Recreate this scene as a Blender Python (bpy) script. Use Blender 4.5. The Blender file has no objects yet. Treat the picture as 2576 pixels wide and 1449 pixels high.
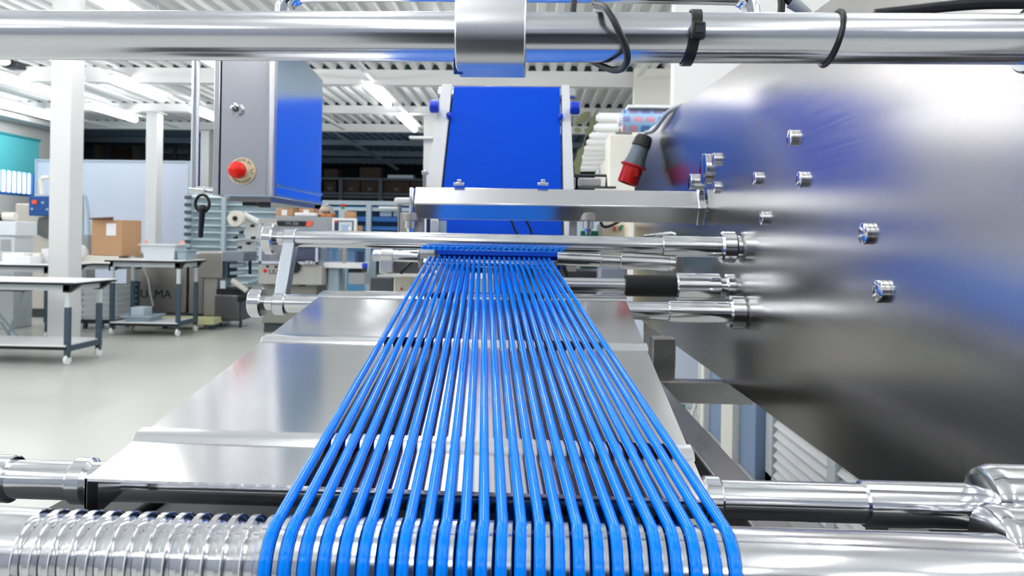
import bpy, math, random
from mathutils import Vector as V, Matrix as M
random.seed(7)
PI = math.pi
R = math.radians
scn = bpy.context.scene
COL = scn.collection
# ------------------------------------------------------------------ camera
F = 1860.0
CX, CY = 1288.0, 605.0
HC = 1.2
YAW, ROLL = R(1.6), R(0.9)
CAM = V((0, 0, HC))
RC = M.Rotation(YAW, 3, 'Z') @ M.Rotation(R(90), 3, 'X') @ M.Rotation(ROLL, 3, 'Z')
cd = bpy.data.cameras.new('camera')
co = bpy.data.objects.new('camera', cd)
COL.objects.link(co)
co.location = CAM
co.rotation_euler = RC.to_euler()
cd.sensor_width = 36.0
cd.lens = F / 2576 * 36.0
cd.shift_y = -(724.5 - CY) / 2576
cd.clip_start = 0.02
cd.clip_end = 200
cd.dof.use_dof = True
cd.dof.focus_distance = 0.75
cd.dof.aperture_fstop = 13.0
scn.camera = co


def ray(px, py):
    return RC @ V(((px - CX) / F, -(py - CY) / F, -1.0))


def aY(px, py, y):
    d = ray(px, py)
    return CAM + d * (y / d.y)


def aX(px, py, x):
    d = ray(px, py)
    return CAM + d * (x / d.x)


def aZ(px, py, z):
    d = ray(px, py)
    return CAM + d * ((z - HC) / d.z)


# ------------------------------------------------------------------ materials
def lin(c):
    out = []
    for v in c[:3]:
        v /= 255.0
        out.append(v / 12.92 if v <= 0.04045 else ((v + 0.055) / 1.055) ** 2.4)
    return (*out, 1.0)


MATS = {}


def mat(name, col, rough=0.5, metal=0.0, noise=None, bump=0.0, coat=0.0, trans=0.0, emit=0.0, ior=1.45, var=0.0, alpha=1.0, rvar=0.12, spec=None):
    """procedural principled material; noise=(sx,sy,sz) stretches the grain"""
    if name in MATS:
        return MATS[name]
    m = bpy.data.materials.new(name)
    m.use_nodes = True
    nt = m.node_tree
    b = nt.nodes['Principled BSDF']
    c = lin(col)
    b.inputs['Base Color'].default_value = c
    b.inputs['Roughness'].default_value = rough
    b.inputs['Metallic'].default_value = metal
    b.inputs['IOR'].default_value = ior
    if spec is not None:
        b.inputs['Specular IOR Level'].default_value = spec
    b.inputs['Coat Weight'].default_value = coat
    b.inputs['Coat Roughness'].default_value = 0.04
    b.inputs['Transmission Weight'].default_value = trans
    b.inputs['Alpha'].default_value = alpha
    if emit:
        b.inputs['Emission Color'].default_value = c
        b.inputs['Emission Strength'].default_value = emit
    if noise:
        tc = nt.nodes.new('ShaderNodeTexCoord')
        mp = nt.nodes.new('ShaderNodeMapping')
        mp.inputs['Scale'].default_value = noise
        nz = nt.nodes.new('ShaderNodeTexNoise')
        nz.inputs['Scale'].default_value = 1.0
        nz.inputs['Detail'].default_value = 4.0
        nt.links.new(tc.outputs['Object'], mp.inputs['Vector'])
        nt.links.new(mp.outputs['Vector'], nz.inputs['Vector'])
        mr = nt.nodes.new('ShaderNodeMapRange')
        mr.inputs['From Min'].default_value = 0.3
        mr.inputs['From Max'].default_value = 0.7
        mr.inputs['To Min'].default_value = max(0.02, rough - rvar / 2)
        mr.inputs['To Max'].default_value = min(1.0, rough + rvar / 2)
        nt.links.new(nz.outputs['Fac'], mr.inputs['Value'])
        nt.links.new(mr.outputs['Result'], b.inputs['Roughness'])
        if var:
            mx = nt.nodes.new('ShaderNodeMix')
            mx.data_type = 'RGBA'
            mx.inputs['A'].default_value = tuple(x * (1 - var) for x in c[:3]) + (1,)
            mx.inputs['B'].default_value = tuple(min(1, x * (1 + var)) for x in c[:3]) + (1,)
            nt.links.new(nz.outputs['Fac'], mx.inputs['Factor'])
            nt.links.new(mx.outputs['Result'], b.inputs['Base Color'])
        if bump:
            bp = nt.nodes.new('ShaderNodeBump')
            bp.inputs['Strength'].default_value = bump
            bp.inputs['Distance'].default_value = 0.001
            nt.links.new(nz.outputs['Fac'], bp.inputs['Height'])
            nt.links.new(bp.outputs['Normal'], b.inputs['Normal'])
    MATS[name] = m
    return m


SX = (6, 900, 900)     # grain runs along X
SY = (900, 6, 900)
SZ = (900, 900, 6)
steel = mat('polished_steel', (222, 224, 228), 0.12, 1, SX, 0.0, rvar=0.03)
steel_bar = mat('brushed_bar_steel', (214, 216, 222), 0.19, 1, (3, 300, 300), 0.0, rvar=0.05)
steel_turn = mat('turned_steel', (226, 227, 231), 0.13, 1, (900, 3, 3), 0.0, rvar=0.04)
steel_plate = mat('plate_steel', (194, 192, 191), 0.215, 1, (160, 4, 240), 0.0, rvar=0.03)
steel_sheet = mat('sheet_steel', (228, 229, 232), 0.16, 1, (9, 3, 9), 0.0, rvar=0.08, var=0.01)
steel_box = mat('box_steel', (212, 213, 217), 0.24, 1, (3, 260, 260), 0.0, rvar=0.025)
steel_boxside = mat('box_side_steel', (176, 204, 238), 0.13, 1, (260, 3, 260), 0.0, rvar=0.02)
steel_dark = mat('dull_dark_steel', (110, 110, 112), 0.38, 1, (40, 40, 40), 0.03)
steel_mc = mat('machine_steel', (176, 172, 166), 0.36, 1, (30, 30, 4), 0.03, var=0.06)
steel_frame = mat('frame_steel', (150, 148, 148), 0.32, 1, (30, 4, 30), 0.03)
chrome = mat('chrome', (235, 236, 238), 0.07, 1)
cordm = mat('blue_polyurethane', (0, 134, 255), 0.05, 0, spec=0.24)
beltm = mat('blue_belt', (0, 68, 196), 0.55, 0, (60, 60, 60), 0.0, rvar=0.1, spec=0.08)
bluep = mat('blue_plastic', (10, 60, 205), 0.3)
blueb = mat('blue_box_plastic', (20, 78, 150), 0.4)
black = mat('black_plastic', (18, 20, 24), 0.35)
blackr = mat('black_rubber', (24, 25, 28), 0.55)
blackc = mat('black_cable_sheath', (26, 30, 38), 0.38)
ink = mat('black_ink', (20, 21, 24), 0.6)
white = mat('white_paint', (238, 241, 243), 0.45, 0, (20, 20, 20), 0.0, rvar=0.1)
white_pl = mat('white_plastic', (236, 239, 242), 0.35)
col_paint = mat('column_white_paint', (220, 223, 225), 0.4)
deckm = mat('deck_white_paint', (240, 243, 245), 0.55)
beamm = mat('beam_white_paint', (245, 247, 248), 0.5)
deckd = mat('deck_unlit_tone', (122, 152, 180), 0.6)  # darkened copy of the deck colour, shade of the unlit far roof
beamd = mat('beam_unlit_tone', (160, 182, 200), 0.6)  # white beam toned down, the dimness is put into the colour
filler = mat('profile_filler_foam', (62, 76, 84), 0.9)
wallw = mat('wall_white_paint', (232, 234, 234), 0.7, 0, (3, 3, 3), 0.0, var=0.02)
wallc = mat('wall_cream_paint', (240, 240, 234), 0.7)
wallg = mat('wall_grey_paint', (196, 200, 200), 0.7)
walld = mat('wall_unlit_tone', (24, 28, 34), 0.8)  # near-black colour so the far store looks unlit
floorm = mat('epoxy_floor', (194, 196, 191), 0.3, 0, (0.6, 0.6, 0.6), 0.0, rvar=0.008)
slate = mat('slate_grey_paint', (58, 78, 94), 0.4)
lgrey = mat('light_grey_paint', (204, 212, 218), 0.4)
mgrey = mat('mid_grey_paint', (150, 156, 162), 0.45)
dgrey = mat('dark_grey_paint', (70, 76, 80), 0.5)
railg = mat('rail_grey_anodised', (205, 209, 214), 0.42)
card = mat('cardboard', (186, 148, 112), 0.8, 0, (30, 30, 4), 0.0, var=0.05)
cardd = mat('brown_cardboard', (120, 92, 70), 0.85)
paper = mat('white_paper', (238, 240, 243), 0.7)
redp = mat('red_plastic', (214, 24, 20), 0.35)
redf = mat('red_emergency_plastic', (236, 22, 6), 0.3)
orange = mat('orange_red_plastic', (236, 92, 60), 0.4)
green = mat('green_plastic', (60, 150, 110), 0.4)
cream = mat('cream_plastic', (226, 214, 182), 0.45)
creamw = mat('off_white_plastic', (234, 232, 222), 0.5)
yell = mat('pale_yellow_paint', (214, 216, 168), 0.5)
teal = mat('teal_fabric', (96, 205, 218), 0.8)
skyw = mat('daylight_pane', (236, 245, 255), 0.5, emit=2.2)
barsm = mat('blue_white_bars', (190, 214, 245), 0.5)
bfr = mat('blue_window_frame', (60, 120, 200), 0.4)
wboard = mat('whiteboard_panel', (202, 212, 230), 0.35)
wtray = mat('white_tray_plastic', (220, 227, 234), 0.4)
gtray = mat('grey_tray_plastic', (158, 178, 192), 0.4)
rackb = mat('rack_blue_paint', (34, 100, 176), 0.45)
rackl = mat('rack_pale_blue_panel', (188, 207, 216), 0.5)
rackg = mat('rack_grey_paint', (170, 186, 200), 0.45)
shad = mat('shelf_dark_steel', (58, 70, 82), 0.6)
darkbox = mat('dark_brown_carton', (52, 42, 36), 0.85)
leafm = mat('dull_green_leaf', (122, 128, 100), 0.6)
clearp = mat('clear_guard_plastic', (214, 218, 240), 0.12, trans=0.9, ior=1.1, alpha=0.55)
glass = mat('clear_glass', (245, 247, 250), 0.02, trans=1.0, ior=1.3)
copper = mat('copper_metal', (205, 140, 96), 0.3, 1)
plugg = mat('grey_plug_plastic', (112, 124, 138), 0.4)
cableg = mat('grey_cable_sheath', (176, 184, 194), 0.4)
bluep2 = mat('navy_plastic', (38, 60, 96), 0.4)
screenm = mat('grey_blue_screen', (150, 166, 196), 0.15, emit=0.25)
lampem = mat('lamp_diffuser', (255, 253, 251), 0.5, emit=16.0)
lampoff = mat('lamp_diffuser_unlit', (232, 236, 240), 0.5)


def filmmat():
    """printed film: blue ground with pink and white blocks"""
    m = bpy.data.materials.new('printed_film')
    m.use_nodes = True
    nt = m.node_tree
    b = nt.nodes['Principled BSDF']
    b.inputs['Roughness'].default_value = 0.3
    tc = nt.nodes.new('ShaderNodeTexCoord')
    mp = nt.nodes.new('ShaderNodeMapping')
    mp.inputs['Scale'].default_value = (1, 1, 1)
    nt.links.new(tc.outputs['Object'], mp.inputs['Vector'])
    br = nt.nodes.new('ShaderNodeTexBrick')
    br.inputs['Color1'].default_value = lin((60, 130, 196))
    br.inputs['Color2'].default_value = lin((214, 150, 170))
    br.inputs['Mortar'].default_value = lin((150, 190, 225))
    br.inputs['Scale'].default_value = 5.0
    br.inputs['Mortar Size'].default_value = 0.06
    br.inputs['Brick Width'].default_value = 0.42
    br.inputs['Row Height'].default_value = 0.3
    br.offset = 0.35
    sp = nt.nodes.new('ShaderNodeSeparateXYZ')
    cb = nt.nodes.new('ShaderNodeCombineXYZ')
    nt.links.new(mp.outputs['Vector'], sp.inputs['Vector'])
    nt.links.new(sp.outputs['X'], cb.inputs['X'])
    nt.links.new(sp.outputs['Z'], cb.inputs['Y'])
    nt.links.new(cb.outputs['Vector'], br.inputs['Vector'])
    nt.links.new(br.outputs['Color'], b.inputs['Base Color'])
    return m


filmm = filmmat()

# ------------------------------------------------------------------ mesh builder


class MB:
    def __init__(s):
        s.v = []
        s.f = []

    def _add(s, vs, fs):
        n = len(s.v)
        s.v += [V(p) for p in vs]
        s.f += [tuple(i + n for i in f) for f in fs]
        return s

    def box(s, x0, x1, y0, y1, z0, z1, mtx=None):
        vs = [V((x, y, z)) for z in (z0, z1) for y in (y0, y1) for x in (x0, x1)]
        if mtx is not None:
            vs = [mtx @ p for p in vs]
        return s._add(vs, [(0, 2, 3, 1), (4, 5, 7, 6), (0, 1, 5, 4), (2, 6, 7, 3), (0, 4, 6, 2), (1, 3, 7, 5)])

    def cbox(s, c, sx, sy, sz, rot=None):
        mtx = M.Translation(V(c))
        if rot is not None:
            mtx = mtx @ rot.to_4x4()
        return s.box(-sx / 2, sx / 2, -sy / 2, sy / 2, -sz / 2, sz / 2, mtx)

    def hexa(s, a, b):
        """solid between two matching quads a (4 pts) and b (4 pts)"""
        return s._add(list(a) + list(b), [(3, 2, 1, 0), (4, 5, 6, 7), (0, 1, 5, 4), (1, 2, 6, 5), (2, 3, 7, 6), (3, 0, 4, 7)])

    def prism(s, poly, off):
        """extrude polygon (list of 3d points) by vector off"""
        n = len(poly)
        off = V(off)
        vs = [V(p) for p in poly] + [V(p) + off for p in poly]
        fs = [tuple(range(n - 1, -1, -1)), tuple(range(n, 2 * n))]
        fs += [(i, (i + 1) % n, n + (i + 1) % n, n + i) for i in range(n)]
        return s._add(vs, fs)

    def lathe(s, p0, axis, prof, n=32, caps=True):
        """prof = [(distance along axis, radius)...]"""
        a = V(axis).normalized()
        u = a.orthogonal().normalized()
        w = a.cross(u)
        p0 = V(p0)
        vs, fs = [], []
        for (t, r) in prof:
            for k in range(n):
                th = 2 * PI * k / n
                vs.append(p0 + a * t + (u * math.cos(th) + w * math.sin(th)) * r)
        for i in range(len(prof) - 1):
            for k in range(n):
                k2 = (k + 1) % n
                fs.append((i * n + k, i * n + k2, (i + 1) * n + k2, (i + 1) * n + k))
        if caps:
            fs.append(tuple(range(n - 1, -1, -1)))
            fs.append(tuple((len(prof) - 1) * n + k for k in range(n)))
        return s._add(vs, fs)

    def cyl(s, p0, p1, r0, r1=None, n=24, bev=0.0):
        p0, p1 = V(p0), V(p1)
        r1 = r0 if r1 is None else r1
        L = (p1 - p0).length
        if bev:
            pr = [(0, r0 - bev), (bev, r0), (L - bev, r1), (L, r1 - bev)]
        else:
            pr = [(0, r0), (L, r1)]
        return s.lathe(p0, p1 - p0, pr, n)

    def tube(s, pts, r, n=10, closed=False, caps=True):
        pts = [V(p) for p in pts]
        N = len(pts)
        vs, fs = [], []
        t0 = (pts[1] - pts[0]).normalized()
        u = t0.orthogonal().normalized()
        rr = r if isinstance(r, (list, tuple)) else [r] * N
        for i, p in enumerate(pts):
            if closed:
                t = (pts[(i + 1) % N] - pts[i - 1]).normalized()
            elif i == 0:
                t = t0
            elif i == N - 1:
                t = (pts[-1] - pts[-2]).normalized()
            else:
                t = (pts[i + 1] - pts[i - 1]).normalized()
            u = (u - t * u.dot(t))
            u = u.normalized() if u.length > 1e-6 else t.orthogonal().normalized()
            w = t.cross(u)
            for k in range(n):
                th = 2 * PI * k / n
                vs.append(p + (u * math.cos(th) + w * math.sin(th)) * rr[i])
        for i in range(N if closed else N - 1):
            j = (i + 1) % N
            for k in range(n):
                k2 = (k + 1) % n
                fs.append((i * n + k, i * n + k2, j * n + k2, j * n + k))
        if not closed and caps:
            fs.append(tuple(range(n - 1, -1, -1)))
            fs.append(tuple((N - 1) * n + k for k in range(n)))
        return s._add(vs, fs)

    def sphere(s, c, r, sc=(1, 1, 1), n=20, m=12, z0=-1.0):
        vs, fs = [], []
        c = V(c)
        for i in range(m + 1):
            ph = -PI / 2 + PI * i / m
            zz = max(math.sin(ph), z0)
            rr = math.cos(ph)
            for k in range(n):
                th = 2 * PI * k / n
                vs.append(c + V((rr * math.cos(th) * r * sc[0], rr * math.sin(th) * r * sc[1], zz * r * sc[2])))
        for i in range(m):
            for k in range(n):
                k2 = (k + 1) % n
                fs.append((i * n + k, i * n + k2, (i + 1) * n + k2, (i + 1) * n + k))
        return s._add(vs, fs)

    def grid(s, fn, nu, nv):
        vs = [fn(i / nu, j / nv) for j in range(nv + 1) for i in range(nu + 1)]
        fs = []
        for j in range(nv):
            for i in range(nu):
                a = j * (nu + 1) + i
                fs.append((a, a + 1, a + nu + 2, a + nu + 1))
        return s._add(vs, fs)

    def text(s, body, size, mtx, ext=0.0005, align='CENTER'):
        cu = bpy.data.curves.new('t', 'FONT')
        cu.body = body
        cu.size = size
        cu.extrude = ext
        cu.align_x = align
        cu.align_y = 'CENTER'
        o = bpy.data.objects.new('t', cu)
        COL.objects.link(o)
        dg = bpy.context.evaluated_depsgraph_get()
        me = bpy.data.meshes.new_from_object(o.evaluated_get(dg))
        s._add([mtx @ v.co for v in me.vertices], [tuple(p.vertices) for p in me.polygons])
        bpy.data.objects.remove(o)
        bpy.data.meshes.remove(me)
        bpy.data.curves.remove(cu)
        return s


ORG = {}


def mesh(mb, name, m, org, bevel=0.0, ang=38, seg=2):
    me = bpy.data.meshes.new(name)
    me.from_pydata([tuple(p - org) for p in mb.v], [], mb.f)
    me.validate()
    me.update()
    me.shade_smooth()
    me.set_sharp_from_angle(angle=R(ang))
    if m:
        me.materials.append(m)
    o = bpy.data.objects.new(name, me)
    COL.objects.link(o)
    if bevel:
        b = o.modifiers.new('bevel', 'BEVEL')
        b.width = bevel
        b.segments = seg
        b.limit_method = 'ANGLE'
        b.angle_limit = R(40)
    import bmesh
    bm = bmesh.new()
    bm.from_mesh(me)
    bmesh.ops.recalc_face_normals(bm, faces=bm.faces)
    bm.to_mesh(me)
    bm.free()
    return o


def base(mb):
    xs = [p.x for p in mb.v]
    ys = [p.y for p in mb.v]
    zs = [p.z for p in mb.v]
    return V(((min(xs) + max(xs)) / 2, (min(ys) + max(ys)) / 2, min(zs)))


def tag(o, label, cat, group=None):
    o['label'] = label
    o['category'] = cat
    if group:
        o['group'] = group
    return o


def thing(name, label, cat, loc, group=None):
    o = bpy.data.objects.new(name, None)
    o.empty_display_size = 0.05
    COL.objects.link(o)
    o.location = V(loc)
    ORG[o.name] = V(loc)
    return tag(o, label, cat, group)


def part(mb, name, m, parent, bevel=0.0, label=None, ang=38):
    o = mesh(mb, name, m, ORG[parent.name], bevel, ang)
    o.parent = parent
    ORG[o.name] = ORG[parent.name]
    if label:
        o['label'] = label
    return o


def solo(mb, name, m, label, cat, group=None, bevel=0.0, ang=38):
    org = base(mb)
    o = mesh(mb, name, m, org, bevel, ang)
    o.location = org
    ORG[o.name] = org
    return tag(o, label, cat, group)


def struct(mb, name, m, bevel=0.0):
    org = base(mb)
    o = mesh(mb, name, m, org, bevel)
    o.location = org
    ORG[o.name] = org
    o['kind'] = 'structure'
    return o


def dup(root, loc, label=None, group=None):
    r = root.copy()
    COL.objects.link(r)
    r.location = V(loc)
    if label:
        r['label'] = label
    if group:
        r['group'] = group
    for ch in list(root.children):
        c = ch.copy()
        COL.objects.link(c)
        c.parent = r
        for g in list(ch.children):
            d = g.copy()
            COL.objects.link(d)
            d.parent = c
    return r


def ordn(i, n, what):
    W = ['', 'second ', 'third ', 'fourth ', 'fifth ', 'sixth ', 'seventh ', 'eighth ', 'ninth ', 'tenth ', 'eleventh ', 'twelfth ', 'thirteenth ']
    if i == 0:
        return 'leftmost ' + what
    if i == n - 1:
        return 'rightmost ' + what
    if i * 2 == n - 1:
        return 'exactly middle ' + what
    if i < n / 2:
        return W[i] + what + ' counted from the left'
    return W[n - 1 - i] + what + ' counted from the right'
# ================================================================== ROOM
XL, XR, YB, YF, ZD = -11.2, 7.0, -6.0, 27.0, 3.9
XF = -16.6                                   # the dark store is wider than the lit hall
struct(MB().box(XF - 0.3, XR + 0.3, YB - 0.3, YF + 0.3, -0.12, 0.0), 'floor', floorm)


def deck(y0, y1, name, m, x=XL):
    """trapezoidal steel roof deck, flutes along the hall"""
    mb = MB()
    pit, hh = 0.22, 0.085
    pts = []
    while x < XR:
        pts += [(x, 0), (x + 0.085, 0), (x + 0.115, hh), (x + 0.19, hh)]
        x += pit
    pts.append((x, 0))
    n = len(pts)
    vs = [V((px, y0, ZD + pz)) for px, pz in pts] + [V((px, y1, ZD + pz)) for px, pz in pts]
    vs += [V((px, y0, ZD + pz + 0.012)) for px, pz in pts] + [V((px, y1, ZD + pz + 0.012)) for px, pz in pts]
    fs = []
    for i in range(n - 1):
        fs.append((i, i + 1, n + i + 1, n + i))
        fs.append((2 * n + i, 3 * n + i, 3 * n + i + 1, 2 * n + i + 1))
    mb._add(vs, fs)
    o = struct(mb, name, m)
    return o


deck(YB, 17.6, 'ceiling', deckm)
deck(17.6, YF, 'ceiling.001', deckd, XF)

# roof beams with foam fillers in the deck flutes above them
BEAM = [(-2.5, 'nearest'), (2.2, ''), (6.9, '')]
bl = [
    (11.75, 0.235, 'broad white roof beam nearest the viewer below the fluted deck, crossing behind the steel tube', True),
    (14.95, 0.15, 'white roof beam in the middle, second row of dark flute ends above it', True),
    (17.35, 0.17, 'white roof beam farthest back in the lit hall, just before the dark roof begins', True),
    (20.2, 0.12, 'dim grey roof beam, nearest one under the dark roof', False),
    (22.6, 0.15, 'dim grey roof beam in the dark store, second behind the white beams', False),
    (24.8, 0.15, 'dim grey roof beam farthest back in the dark store', False),
]
for (y, dz, lab, lit) in bl:
    t = thing('roof_beam', lab, 'beam', (0, y, ZD - dz), 'roof beams across the hall')
    m = beamm if lit else beamd
    xl_ = XL if lit else XF
    part(MB().box(xl_, XR, y, y + 0.09, ZD - dz, ZD - 0.001).box(xl_, XR, y - 0.05, y + 0.14, ZD - dz - 0.015, ZD - dz + 0.006), 'web', m, t)
    if lit:
        mb = MB()
        x = XL
        while x < XR - 0.2:
            p = [(x + 0.09, ZD), (x + 0.118, ZD + 0.082), (x + 0.187, ZD + 0.082), (x + 0.215, ZD)]
            mb.prism([V((a, y + 0.01, b)) for a, b in p], (0, 0.05, 0))
            x += 0.22
        part(mb, 'flute_filler', filler, t, label='dark foam fillers in the deck flutes')

# walls -------------------------------------------------------------
T = 0.2
WY0, WY1, WZ0, WZ1 = 12.6, 16.35, HC + 0.80, HC + 2.06
mb = MB()
mb.box(XL - T, XL, YB, WY0, 0, ZD + 0.1).box(XL - T, XL, WY1, 17.4, 0, ZD + 0.1)
mb.box(XL - T, XL, WY0, WY1, 0, WZ0).box(XL - T, XL, WY0, WY1, WZ1, ZD + 0.1)
struct(mb, 'wall_left', wallg)
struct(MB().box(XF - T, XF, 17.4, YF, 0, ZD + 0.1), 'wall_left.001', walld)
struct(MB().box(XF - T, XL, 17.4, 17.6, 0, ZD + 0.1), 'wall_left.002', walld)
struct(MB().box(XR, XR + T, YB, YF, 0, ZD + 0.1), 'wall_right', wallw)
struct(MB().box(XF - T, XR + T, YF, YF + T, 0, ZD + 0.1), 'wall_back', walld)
struct(MB().box(XL - T, XR + T, YB - T, YB, 0, ZD + 0.1), 'wall_front', mat('wall_slate_paint', (150, 156, 168), 0.7))
# white partition behind the machine and the pale one beyond it
p = aY(1693, 400, 6.5)
struct(MB().box(p.x, XR, 6.5, 6.68, 0, ZD + 0.0), 'wall_white', wallw)
p = aY(1590, 400, 11.65)
struct(MB().box(p.x, XR, 11.52, 11.7, 0, ZD - 0.0), 'wall_cream', wallc)
# deep soffit over the left wall
struct(MB().box(XL, XL + 0.5, 9.0, 17.2, ZD - 0.34, ZD - 0.24), 'trim_1', wallg)

# window with teal blind ------------------------------------------------
w = MB()
fr = 0.07
w.box(XL - 0.12, XL - 0.02, WY0, WY1, WZ0, WZ0 + fr).box(XL - 0.12, XL - 0.02, WY0, WY1, WZ1 - fr, WZ1)
w.box(XL - 0.12, XL - 0.02, WY0, WY0 + fr, WZ0, WZ1).box(XL - 0.12, XL - 0.02, WY1 - fr, WY1, WZ0, WZ1)
w.box(XL - 0.12, XL - 0.02, 14.4, 14.47, WZ0, WZ1)
wo = struct(w, 'window_1', bfr, bevel=0.02)
ORG[wo.name] = wo.location.copy()
pn = part(MB().box(XL - 0.10, XL - 0.09, WY0 + fr, WY1 - fr, WZ0 + fr, WZ1 - fr), 'window_pane', skyw, wo)
mb = MB()
y = WY0 + 0.15
while y < WY1 - 0.2:
    mb.box(XL - 0.085, XL - 0.06, y, y + 0.05, WZ0 + 0.05, WZ1 - 0.05)
    y += 0.16
part(mb, 'window_bars', barsm, wo)
t = thing('roller_blind', 'teal roller blind pulled halfway down over the left window', 'blind', (XL + 0.04, (WY0 + WY1) / 2, WZ1 - 0.83))
part(MB().box(XL + 0.005, XL + 0.012, WY0 - 0.05, WY1 + 0.06, HC + 1.32, WZ1 + 0.02), 'blind_fabric', teal, t)
part(MB().cyl((XL + 0.03, WY0 - 0.06, WZ1 + 0.03), (XL + 0.03, WY1 + 0.07, WZ1 + 0.03), 0.025), 'blind_roller', mat('teal_tube', (60, 170, 185), 0.5), t)

# columns ------------------------------------------------------------


def column(px0, px1, d, lab, ztop=ZD - 0.24, side=0.25):
    a, b = aY(px0, 600, d), aY(px1, 600, d)
    x0, x1 = a.x, b.x
    t = thing('steel_column', lab, 'column', ((x0 + x1) / 2, d, 0), 'white steel columns of the hall')
    mb = MB().box(x0, x1, d, d + side, 0, ztop)
    part(mb, 'shaft', col_paint, t, bevel=0.012)
    part(MB().box(x0 - 0.04, x1 + 0.04, d - 0.04, d + side + 0.04, 0, 0.02), 'base_plate', col_paint, t)
    part(MB().box(x0 - 0.05, x1 + 0.05, d - 0.04, d + side + 0.04, ztop - 0.02, ztop), 'cap_plate', col_paint, t)
    return t


column(121, 173, 8.05, 'thick white column nearest the viewer, rising behind the low white trolley', ZD)
column(363, 391, 14.55, 'white column standing in front of the bluish partition, behind the cardboard box')
column(500, 522, 17.1, 'grey-white column glimpsed between hanging steel pole and control cabinet', side=0.3)
column(1062, 1093, 14.6, 'white column just left of the inclined blue belt')

# lamps --------------------------------------------------------------
ZL = HC + 2.45
LN = 0


def lamp(x, y0, y1, lab, w=0.075, em=lampem, grp='ceiling tube lights'):
    t = thing('ceiling_tube_light', lab, 'ceiling light', (x, (y0 + y1) / 2, ZL - 0.03), grp)
    part(MB().box(x - 0.045, x + 0.045, y0, y1, ZL + 0.04, ZL + 0.085), 'housing', white_pl, t)
    r = w * 0.8
    pr = [(0, r * 0.4), (r * 0.25, r * 0.8), (r * 0.6, r), (y1 - y0 - r * 0.6, r), (y1 - y0 - r * 0.25, r * 0.8), (y1 - y0, r * 0.4)]
    part(MB().lathe((x, y0, ZL), (0, 1, 0), pr, n=14), 'diffuser', em, t, label='glowing white tube' if em is lampem else 'dark tube')
    return t


def railrow(x, y0, y1, lab):
    mb = MB().box(x + 0.05, x + 0.13, y0, y1, ZL + 0.076, ZL + 0.12)
    y = y0 + 0.3
    while y < y1:
        mb.cyl((x + 0.09, y, ZL + 0.11), (x + 0.09, y, ZD + 0.01), 0.008, n=8)
        y += 1.9
    solo(mb, 'light_rail', beamm, lab, 'light rail', 'rails carrying the tube lights')


railrow(-10.2, -5, 17.2, 'white light rail nearest the left window wall')
railrow(-8.5, -5, 17.2, 'white light rail second from the left wall')
railrow(-6.66, -5, 17.2, 'white light rail third from the left wall, over the white columns')
railrow(-4.55, -5, 17.2, 'white light rail passing over the control cabinet')
railrow(-2.68, -5, 25.5, 'white light rail running down to the dark store left of the blue belt')
railrow(1.5, -5, 11.3, 'pale rail slanting across the deck right of the blue belt')
vis = [
    (-2.68, 11.7, 13.5, 'glowing tube light left of the blue belt, nearer and larger of the two there'),
    (-2.68, 14.6, 16.5, 'short glowing tube light left of the blue belt, farther and smaller of the two there'),
    (-6.66, 11.42, 13.1, 'long glowing tube light high between the first two white columns'),
    (-6.66, 14.15, 15.9, 'glowing tube light partly behind the vertical steel pole'),
    (-8.5, 11.2, 12.87, 'glowing tube light at the left picture edge, upper of the two there'),
    (-8.5, 13.9, 15.55, 'glowing tube light low between the first two white columns'),
    (-10.2, 13.7, 15.4, 'glowing tube light above the teal blind, lower of two at the left edge'),
    (-4.55, 6.3, 8.12, 'bright tube light end cut by the top picture edge above the steel tube'),
]
for (x, y0, y1, lab) in vis:
    lamp(x, y0, y1, lab)
lamp(-7.3, 11.2, 12.9, 'unlit thin white tube light right of the nearest column', w=0.045, em=lampoff)
hid = []
for x in (-10.2, -8.5, -6.66, -4.55):
    for y in (-5.0, -2.2, 0.6, 3.4):
        hid.append((x, y))
hid += [(-10.2, 6.4), (-8.5, 6.0), (-2.68, -5), (-2.68, -2.2), (-2.68, 0.6), (-2.68, 3.4), (-6.66, 5.9)]
for x in (-0.75, 1.45, 3.4, 5.6):
    for y in (-5.0, -2.2, 0.6, 3.4):
        hid.append((x, y))
hid += [(3.4, 8.6), (5.6, 8.6), (-0.75, 9.0), (-4.55, 9.25), (-6.66, 8.5), (-8.5, 8.6), (-10.2, 9.4), (-4.55, 12.2),  (-0.75, 6.0), (-0.75, 12.0), (-0.75, 15.0)]  # several of these unseen tubes are added to brighten the nearest roof beam
for (x, y) in hid:
    lamp(x, y, y + 1.75, 'glowing white tube light of the same ceiling rows, hidden from view here', grp='tube lights out of view')

# small white shelf arm on the column left of the belt
a_, b_ = aY(1030, 346, 14.4), aY(1090, 347, 14.4)
solo(MB().box(a_.x, b_.x, 14.35, 14.58, a_.z - 0.02, a_.z + 0.025), 'column_arm', white_pl, 'small white horizontal arm on the column just left of the steep blue belt', 'bracket', bevel=0.004)
# ================================================================== MACHINE (foreground)
X0 = 0.419                                  # inner face of the big side plate
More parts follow.
